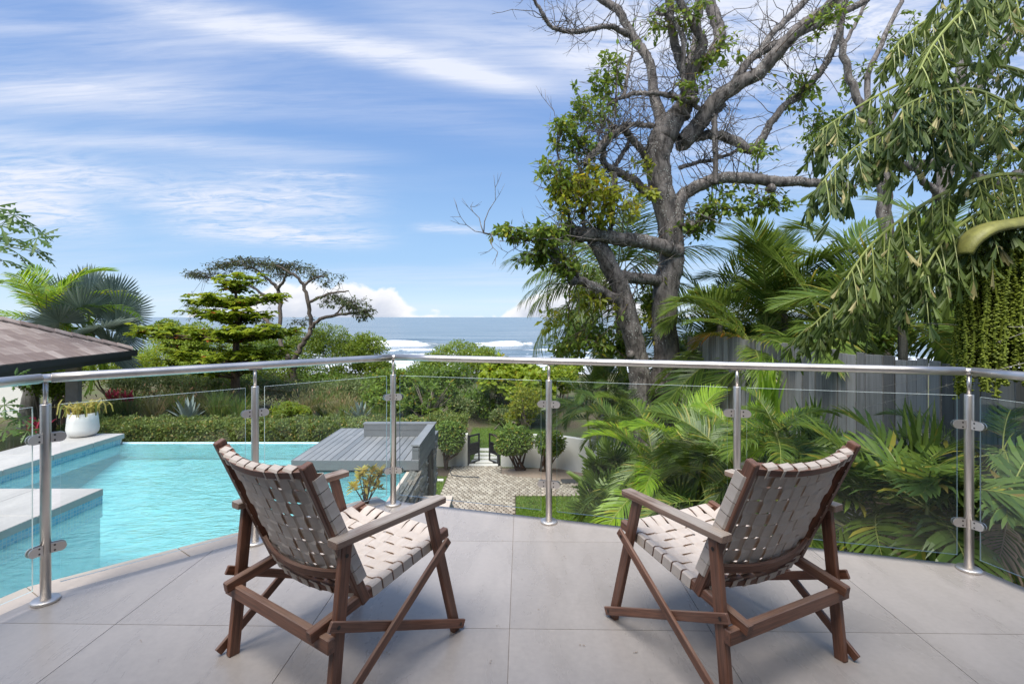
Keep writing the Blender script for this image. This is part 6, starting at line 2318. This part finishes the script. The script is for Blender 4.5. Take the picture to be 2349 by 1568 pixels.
def build_right_palms():
    tall = FR['tall']
    for i, (px, py, d, n, lab) in enumerate((
            (1755, 765, 11.4, 13, 'feather palm behind the fence, nearest the big tree trunk'), (1800, 720, 11.8, 13, 'feather palm rising highest behind the fence'),
            (1900, 770, 9.6, 12, 'feather palm behind the middle of the fence'), (2070, 730, 9.0, 12, 'feather palm behind the fence, left of the flower cluster'), (2230, 690, 9.4, 11, 'feather palm behind the hanging flower cluster'), (1650, 730, 13.4, 11, 'slim feather palm just right of the big trunk'), (1605, 800, 14.4, 12, 'lowest feather palm in the gap right of the big trunk'))):
        palm('feather_palm', lab, 'palm', gb(px + 8, 900, d), W(px, py, d), tall, n, 500 + i, .09, .07, 'bark_palm', (-30, 82), (.82, 1.08), 'palms behind the board fence')
    # yellowing drooping fronds by the big trunk
    palm('feather_palm', 'palm with orange-tipped drooping fronds before the fence end', 'palm', gb(1722, 900, 9.8), W(1725, 790, 9.8), FR['tall_yellow'][:1] + FR['tall'][:2], 8, 520, .08, .06, 'bark_palm', (-20, 70), (.5, .66), 'palms in front of the board fence')
    cp = palm('coconut_palm', 'palm behind the big tree with long drooping leaflets', 'palm', gb(1440, 900, 15.6), W(1415, 640, 15.6), FR['coconut'], 13, 530, .16, .11, 'bark_palm', (-25, 80), (.85, 1.05))
    for az, el, sc in ((183, 34, 1.02), (176, 12, .9), (205, 22, .95), (150, 55, 1.0)):
        place(link('frond', FR['coconut'][0], cp), W(1415, 640, 15.6) - cp.location, R(az), R(el), .2, sc)
    palm('coconut_palm', 'lower palm behind the forked trunk, over the surf', 'palm', gb(1385, 900, 15.5), W(1385, 775, 15.5), FR['coconut'], 12, 531, .12, .09, 'bark_palm', (-20, 75), (.62, .8))
    A, AL, AD = FR['areca'], FR['areca_lime'], FR['areca_dark']
    ar = [
        ('dark areca clump left of the big trunk', 13.0, [(1345, 915), (1400, 880), (1440, 935), (1370, 960)], AD + A[:1], 7),
        ('deep green areca at the foot of the big trunk', 10.6, [(1450, 985), (1420, 1020)], AD[:2] + A, 7),
        ('lime areca in front of the big trunk', 8.8, [(1535, 1040), (1600, 1030), (1490, 1075)], AL + AL + A[:1], 8),
        ('bright areca leaning over the lawn', 7.6, [(1560, 1050), (1500, 1090), (1620, 1060)], AL[:2] + A, 8),
        ('tall areca behind the fourth post', 7.0, [(1690, 1000), (1740, 1020), (1650, 1040)], A + AL[:1], 8),
        ('arching areca just beyond the right chair', 5.8, [(1700, 1085), (1620, 1140), (1760, 1060)], A, 8),
        ('upright areca behind the right chair back', 5.6, [(1830, 1040), (1900, 1080), (1780, 990)], A + AL[:1], 8),
        ('areca against the fence, right of the chair back', 6.2, [(1960, 1090), (2020, 1110)], A, 7),
        ('shaded areca behind the right end post', 4.9, [(2230, 1080), (2300, 1030)], AD + A[:1], 7),
    ]
    for i, (lab, d, cr, ms, nf) in enumerate(ar):
        cs = [W(px, py, d + .25 * math.sin(k * 2.1 + i)) for k, (px, py) in enumerate(cr)]
        b = sum(cs, Vector((0, 0, 0))) / len(cs)
        b.z = ZG
        clump('areca_palm', lab, 'palm', b, cs, ms, nf, 540 + i, 'areca palms in the garden below the balcony', (-18, (84, 80, 66, 70, 62, 60, 66, 50, 60)[i]), ((.7, .95), (.7, .9), (.66, .88), (.7, .95), (.46, .6), (.66, .85), (.40, .54), (.38, .5), (.45, .6))[i])
    for i, (lab, d, cr, ms, nf) in enumerate((
            ('broad-leaved palm spreading behind the right glass', 4.5, [(2085, 1120), (2010, 1160)], FR['broad'], 8),
            ('dark broad-leaved palm at the foot of the right end post', 4.0, [(2130, 1160), (2200, 1210)], FR['broad_dark'] + FR['broad'][:1], 8),
            ('dark palm at the right picture edge', 3.75, [(2310, 1170)], FR['broad_dark'] + FR['dead'], 9),
            ('low palm with dead grey fronds below the balcony edge', 4.6, [(2120, 1260)], FR['dead'] + FR['broad_dark'][:1], 8),
            ('green palm filling the gap under the right glass', 4.9, [(1880, 1180), (1960, 1190)], FR['areca'], 9))):
        cs = [W(px, py, d) for px, py in cr]
        b = sum(cs, Vector((0, 0, 0))) / len(cs)
        b.z = ZG
        clump('broadleaf_palm', lab, 'palm', b, cs, ms, nf, 560 + i, 'low palms beside the balcony', (-25, 72), (.55, .8))
    # lady palms and low fan plants
    for i, (px, py, d, lab) in enumerate(((1400, 1075, 9.8, 'small fan-leaved palm at the edge of the cobbles'), (1405, 1150, 8.4, 'small fan-leaved palm beside the lawn'), (1450, 1180, 7.4, 'low fan-leaved plant below the balcony edge'), (1560, 1190, 6.4, 'low fan-leaved plant behind the right chair seat'))):
        c = W(px, py, d)
        b = Vector((c.x, c.y, ZG))
        clump('fan_plant', lab, 'plant', b, [c, c + Vector((.25, .1, -.25)), c + Vector((-.2, .1, -.35))], FR['fan_small'], 9, 580 + i, 'fan-leaved plants below the balcony', (0, 80), (.7, 1.0), .015)
    # sword-leaved shoots in front of the fence
    for i, (px, py, d, lab) in enumerate(((1760, 900, 6.4, 'sheaf of upright lime blades before the fence'), (1860, 960, 5.9, 'tall green blades left of the broad palm'), (2110, 980, 5.0, 'upright green blades left of the end post'))):
        b = W(px, py + 90, d)
        blade_clump('sword_plant', lab, 'plant', b, 40, (1.1, .8, .7)[i], .3, .04, ['palm_lime' if i == 0 else 'palm_green', 'palm_lime'], 590 + i, 0, 'sword-leaved shoots by the fence', .9)


build_right_palms()


def build_fishtail():
    rs = np.random.RandomState(151)
    b = Vector((5.75, 5.0, ZG))
    root = thing('fishtail_palm', b, 'fishtail palm with ragged wedge leaflets overhanging from the upper right', 'palm')
    mb = MB()
    trunk_tube(mb, (0, 0, 0), (-.15, 0, 7.0), .15, .11, (0, 0), 18, 12)
    mb.obj('trunk', 'bark_palm', root, True)
    specs = [
        ([(2440, 350), (2330, 300), (2247, 275), (2159, 278), (2060, 292), (1960, 340), (1885, 420)], 5.0, 8.0),
        ([(2460, 230), (2330, 160), (2200, 150), (2080, 185), (1960, 250), (1880, 300)], 5.4, 8.0),
        ([(2460, 430), (2330, 400), (2220, 420), (2100, 480), (2000, 560), (1940, 640)], 4.9, 7.0),
        ([(2460, 120), (2350, 30), (2230, 10), (2120, 50), (2040, 120)], 5.6, 7.5),
        ([(2470, 520), (2330, 510), (2180, 545), (2060, 610), (1960, 680)], 5.3, 6.0),
        ([(2440, 60), (2380, -60), (2290, -90), (2190, -40)], 5.1, 8.0),
        ([(2460, 560), (2310, 560), (2160, 590), (2030, 640), (1920, 700), (1860, 750)], 5.7, 6.0),
        ([(2440, 20), (2330, -30), (2230, 10), (2150, 90), (2110, 160)], 4.9, 7.0),
        ([(2450, 330), (2330, 250), (2230, 205), (2140, 215), (2060, 250)], 4.7, 7.0),
        ([(2450, 470), (2340, 455), (2260, 480), (2170, 545), (2110, 640)], 4.8, 6.0),
    ]
    for px, d, dens in specs:
        P = [W(x, y, d - .12 * i) - b for i, (x, y) in enumerate(px)]
        sm = [p for p, r in catmull([(p, 0.0) for p in P], 6)]
        m = MB()
        m.cur = 1
        m.tube(sm, [.026 * (1 - .8 * i / len(sm)) for i in range(len(sm))], 6)
        m.cur = 0
        n = len(sm)
        cnt = 0
        for i in range(int(n * .12), n - 1):
            t = i / n
            T = (sm[i + 1] - sm[i]).normalized()
            for s in (-1, 1):
                if rs.rand() < .2:
                    continue
                side = T.cross(Vector((0, 0, 1))).normalized() * s
                ax = (T * .75 + side * rs.uniform(.35, .8) + Vector((0, 0, rs.uniform(-.85, .1)))).normalized()
                ln = rs.uniform(.40, .80) * (1.1 - .55 * t)
                pl = [sm[i]]
                a = ax.copy()
                for k in range(7):
                    a = (a + Vector((0, 0, -.16))).normalized()
                    pl.append(pl[-1] + a * ln / 7)
                m.cur = 1
                m.tube(pl, [.007, .006, .005, .005, .004, .004, .003, .002], 4)
                m.cur = 0
                for k in range(1, 8):
                    for s2 in (-1, 1):
                        if rs.rand() < .12:
                            continue
                        a2 = (pl[k] - pl[k - 1]).normalized()
                        sd = a2.cross(Vector(rs.normal(size=3)) * .5 + Vector((0, 0, 1))).normalized() * s2
                        dv = (a2 * .55 + sd * .55 + Vector((0, 0, -.75)) + Vector(rs.normal(size=3)) * .15).normalized()
                        wv = dv.cross(Vector(rs.normal(size=3)) * .5 + Vector((0, -1, .2))).normalized()
                        nv = wv.cross(dv)
                        lf = rs.uniform(.08, .175) * (1.25 if k == 7 else 1)
                        wd = lf * rs.uniform(.14, .27)
                        b0 = pl[k]
                        j = lambda: rs.uniform(-.05, .05)
                        v = [b0, b0 + dv * lf * .5 + wv * wd * .55, b0 + dv * lf * (.92 + j()) + wv * wd * 1.0, b0 + dv * lf * (.86 + j()) + wv * wd * .55 + nv * .01,
                             b0 + dv * lf * (1.08 + j()) + wv * wd * .3, b0 + dv * lf * (.95 + j()) + nv * .012, b0 + dv * lf * (1.05 + j()) - wv * wd * .35, b0 + dv * lf * (.8 + j()) - wv * wd * .6, b0 + dv * lf * .45 - wv * wd * .4]
                        m.add(v, [(0, 1, 2, 3), (0, 3, 4, 5), (0, 5, 6, 7), (0, 7, 8)])
        m.obj('frond', ['fishtail_leaf', 'palm_stem'], root)
    # hanging flower cluster
    fc = bpy.data.objects.new('flower_cluster', None)
    COL.objects.link(fc)
    fc.parent = root
    c0 = W(2282, 538, 4.55) - b
    fc.location = c0
    strands = []
    for sd in range(4):
        m = MB()
        L = 1.18
        core = [Vector((.012 * math.sin(k * .5 + sd), .012 * math.cos(k * .37 + sd * 2), -L * k / 24)) for k in range(25)]
        m.tube(core, .008, 5)
        for k in range(200):
            t = k / 200
            i = min(int(t * 24), 23)
            p = core[i].lerp(core[i + 1], t * 24 - i)
            a = rs.rand() * 6.283
            u = Vector((math.cos(a), math.sin(a), 0))
            c = p + u * rs.uniform(.010, .021)
            s_ = rs.uniform(.008, .0125)
            w = Vector((-u.y, u.x, 0))
            m.add([c + u * s_, c - u * s_, c + w * s_, c - w * s_, c + Vector((0, 0, s_)), c - Vector((0, 0, s_))],
                  [(0, 2, 4), (2, 1, 4), (1, 3, 4), (3, 0, 4), (2, 0, 5), (1, 2, 5), (3, 1, 5), (0, 3, 5)])
        strands.append(m.mesh('flower_strand', 'fishtail_flower'))
    for k in range(62):
        a = k * 2.4
        r = .31 * math.sqrt((k + .5) / 62)
        o = link('flower_strand', strands[k % 4], fc)
        o.location = (r * math.cos(a) * 1.05, r * math.sin(a) * .7, -.5 * r * r / .09 * .25 + rs.uniform(-.05, .02) - (.10 if math.cos(a) < -.3 else 0))
        o.rotation_euler = (rs.uniform(-.03, .03), rs.uniform(-.03, .03), rs.uniform(0, 6))
        o.scale = (rs.uniform(1.1, 1.45),) * 2 + (rs.uniform(.88, 1.06),)
    sp = MB()
    path = [W(2480, 470, 4.5), W(2400, 500, 4.45), W(2320, 520, 4.35), W(2262, 530, 4.3), W(2228, 552, 4.28), W(2214, 585, 4.28)]
    sm = catmull([(p - b, 0.0) for p in path], 5)
    nn = len(sm)
    sp.sweep([p for p, r in sm], lambda i, t: [(.115 * math.sin(q) * (.25 + .9 * math.sin(math.pi * min(t * .75 + .12, 1))), .066 * math.cos(q) * (.35 + .7 * math.sin(math.pi * min(t * .8 + .1, 1)))) for q in np.linspace(-1.9, 1.9, 9)] + [(.098 * math.sin(q) * (.25 + .9 * math.sin(math.pi * min(t * .75 + .12, 1))), .052 * math.cos(q) * (.35 + .7 * math.sin(math.pi * min(t * .8 + .1, 1)))) for q in np.linspace(1.9, -1.9, 9)], (0, 0, 1))
    sp.obj('flower_sheath', 'spathe', root, True)


build_fishtail()


def build_back_trees():
    for i, (T, cls, d0, lab) in enumerate((
            ([[(2030, 900, 18, 0), (2030, 560, 16, 0), (2028, 410, 15, 0), (2020, 340, 12, 0), (1985, 270, 10, 0), (1955, 195, 9, 0), (1930, 110, 8, 0), (1925, 0, 7, 0), (1930, -40, 6, 0)],
              [(2026, 380, 11, 0), (2080, 382, 12, .2), (2153, 372, 12, .4), (2230, 330, 9, .6)], [(1985, 270, 7, 0), (2000, 150, 6, .4), (2050, 40, 5, .8), (2080, -30, 4, 1)], [(1930, 110, 5, 0), (1960, 60, 4, .3), (1990, 0, 4, .5)], [(2020, 340, 6, 0), (2060, 250, 5, .3), (2120, 150, 4, .8)]],
             [(1930, 320, 60, 60, 36, 11), (2000, 420, 60, 40, 30, 11), (1960, 180, 50, 60, 18, 9), (2080, 80, 60, 60, 30, 10), (2060, 330, 70, 40, 30, 11), (1870, 300, 40, 40, 16, 9)], 15.0, 'leafy tree with grey limbs behind the fishtail fronds'),
            ([[(2168, 900, 20, 0), (2166, 560, 19, 0), (2165, 459, 18, 0), (2165, 380, 17, 0), (2183, 322, 14, 0), (2200, 200, 12, 0), (2220, 60, 10, 0), (2230, -40, 9, 0)],
              [(2180, 330, 10, 0), (2240, 400, 9, .4), (2300, 420, 12, .6), (2380, 380, 12, .8)], [(2190, 280, 8, 0), (2260, 180, 8, .4), (2330, 60, 7, .8)], [(2166, 460, 9, 0), (2110, 400, 7, -.3), (2060, 330, 5, -.6)]],
             [(2250, 380, 80, 50, 40, 11), (2300, 300, 60, 60, 34, 11), (2140, 300, 60, 60, 26, 10), (2250, 100, 80, 80, 36, 10), (2320, 450, 50, 50, 30, 11)], 13.5, 'thick straight-trunked tree at the right, behind the fence'))):
        sk = skeleton(T, d0, 5, 600 + i, .03)
        base = sk[0][0][0].copy()
        base.z = ZG
        root = thing('leafy_tree', base, lab, 'tree', 'trees beyond the board fence')
        mb = MB()
        limbs(mb, sk, 10, .04)
        mb.tube([base, sk[0][0][0]], [sk[0][0][1] * 1.2, sk[0][0][1]], 10)
        link('trunk', shift_mesh(mb.mesh('trunk', 'bark_big', True), base), root)
        cl = [(W(px, py, d0 + .5), (rx * d0 / F, 1.2, ry * d0 / F), nt, nl) for px, py, rx, ry, nt, nl in cls]
        tw, (V, q) = twig_leaves(sk, cl, 610 + i, (.13, .065), .006)
        link('crown', np_mesh('crown', V - np.array(base[:]), [q], 'leaf_big_tree'), root)
        tag(link('twigs', shift_mesh(tw.mesh('twigs', 'bark_dark', True), base), root), kind='stuff')
    # dense greenery far behind the fence closes the view to the right
    for i, (px, py, rx, ry, d, lab) in enumerate(((1760, 800, 90, 80, 15, 'dark shrub mass behind the fence, near the big tree'), (1980, 780, 120, 90, 14, 'dark shrub mass behind the middle of the fence'), (2250, 740, 150, 120, 13, 'dark shrub mass behind the right end of the fence'), (1620, 835, 75, 60, 16, 'dark shrub low behind the big trunk'))):
        bush('back_bush', lab, 'bush', [B(px, py, rx, ry, d, 1.0)], 'leaf_dark_bush', 7000, 620 + i, (.16, .07), ZG, 'shrubs behind the board fence')


build_back_trees()


def build_litter():
    """bits of dry leaf and grit that the breeze left on the tiles"""
    rs = np.random.RandomState(700)
    mb = MB()
    for px, py in ((1147, 1435), (1378, 1347), (1398, 1340), (1150, 1240), (1290, 1280), (1205, 1330), (1460, 1500), (1240, 1395), (700, 1420), (450, 1330), (330, 1470), (1130, 1520), (1560, 1420), (2050, 1420), (1330, 1480), (890, 1500)):
        for k in range(rs.randint(1, 4)):
            c = G(px + rs.uniform(-9, 9), py + rs.uniform(-5, 5), 0)
            r = rs.uniform(.002, .0045)
            a = rs.rand() * 6
            p = [(c.x + math.cos(a + q) * r * w, c.y + math.sin(a + q) * r * w, .002 + h) for q, w, h in ((0, 1.6, .001), (1.4, .6, .004), (3.1, 1.4, .001), (4.6, .5, .003))]
            mb.add(p, [(0, 1, 2, 3)])
    tag(mb.obj('leaf_litter', 'dead_frond'), 'tiny dry leaf bits scattered on the balcony tiles', 'litter', kind='stuff')


build_litter()
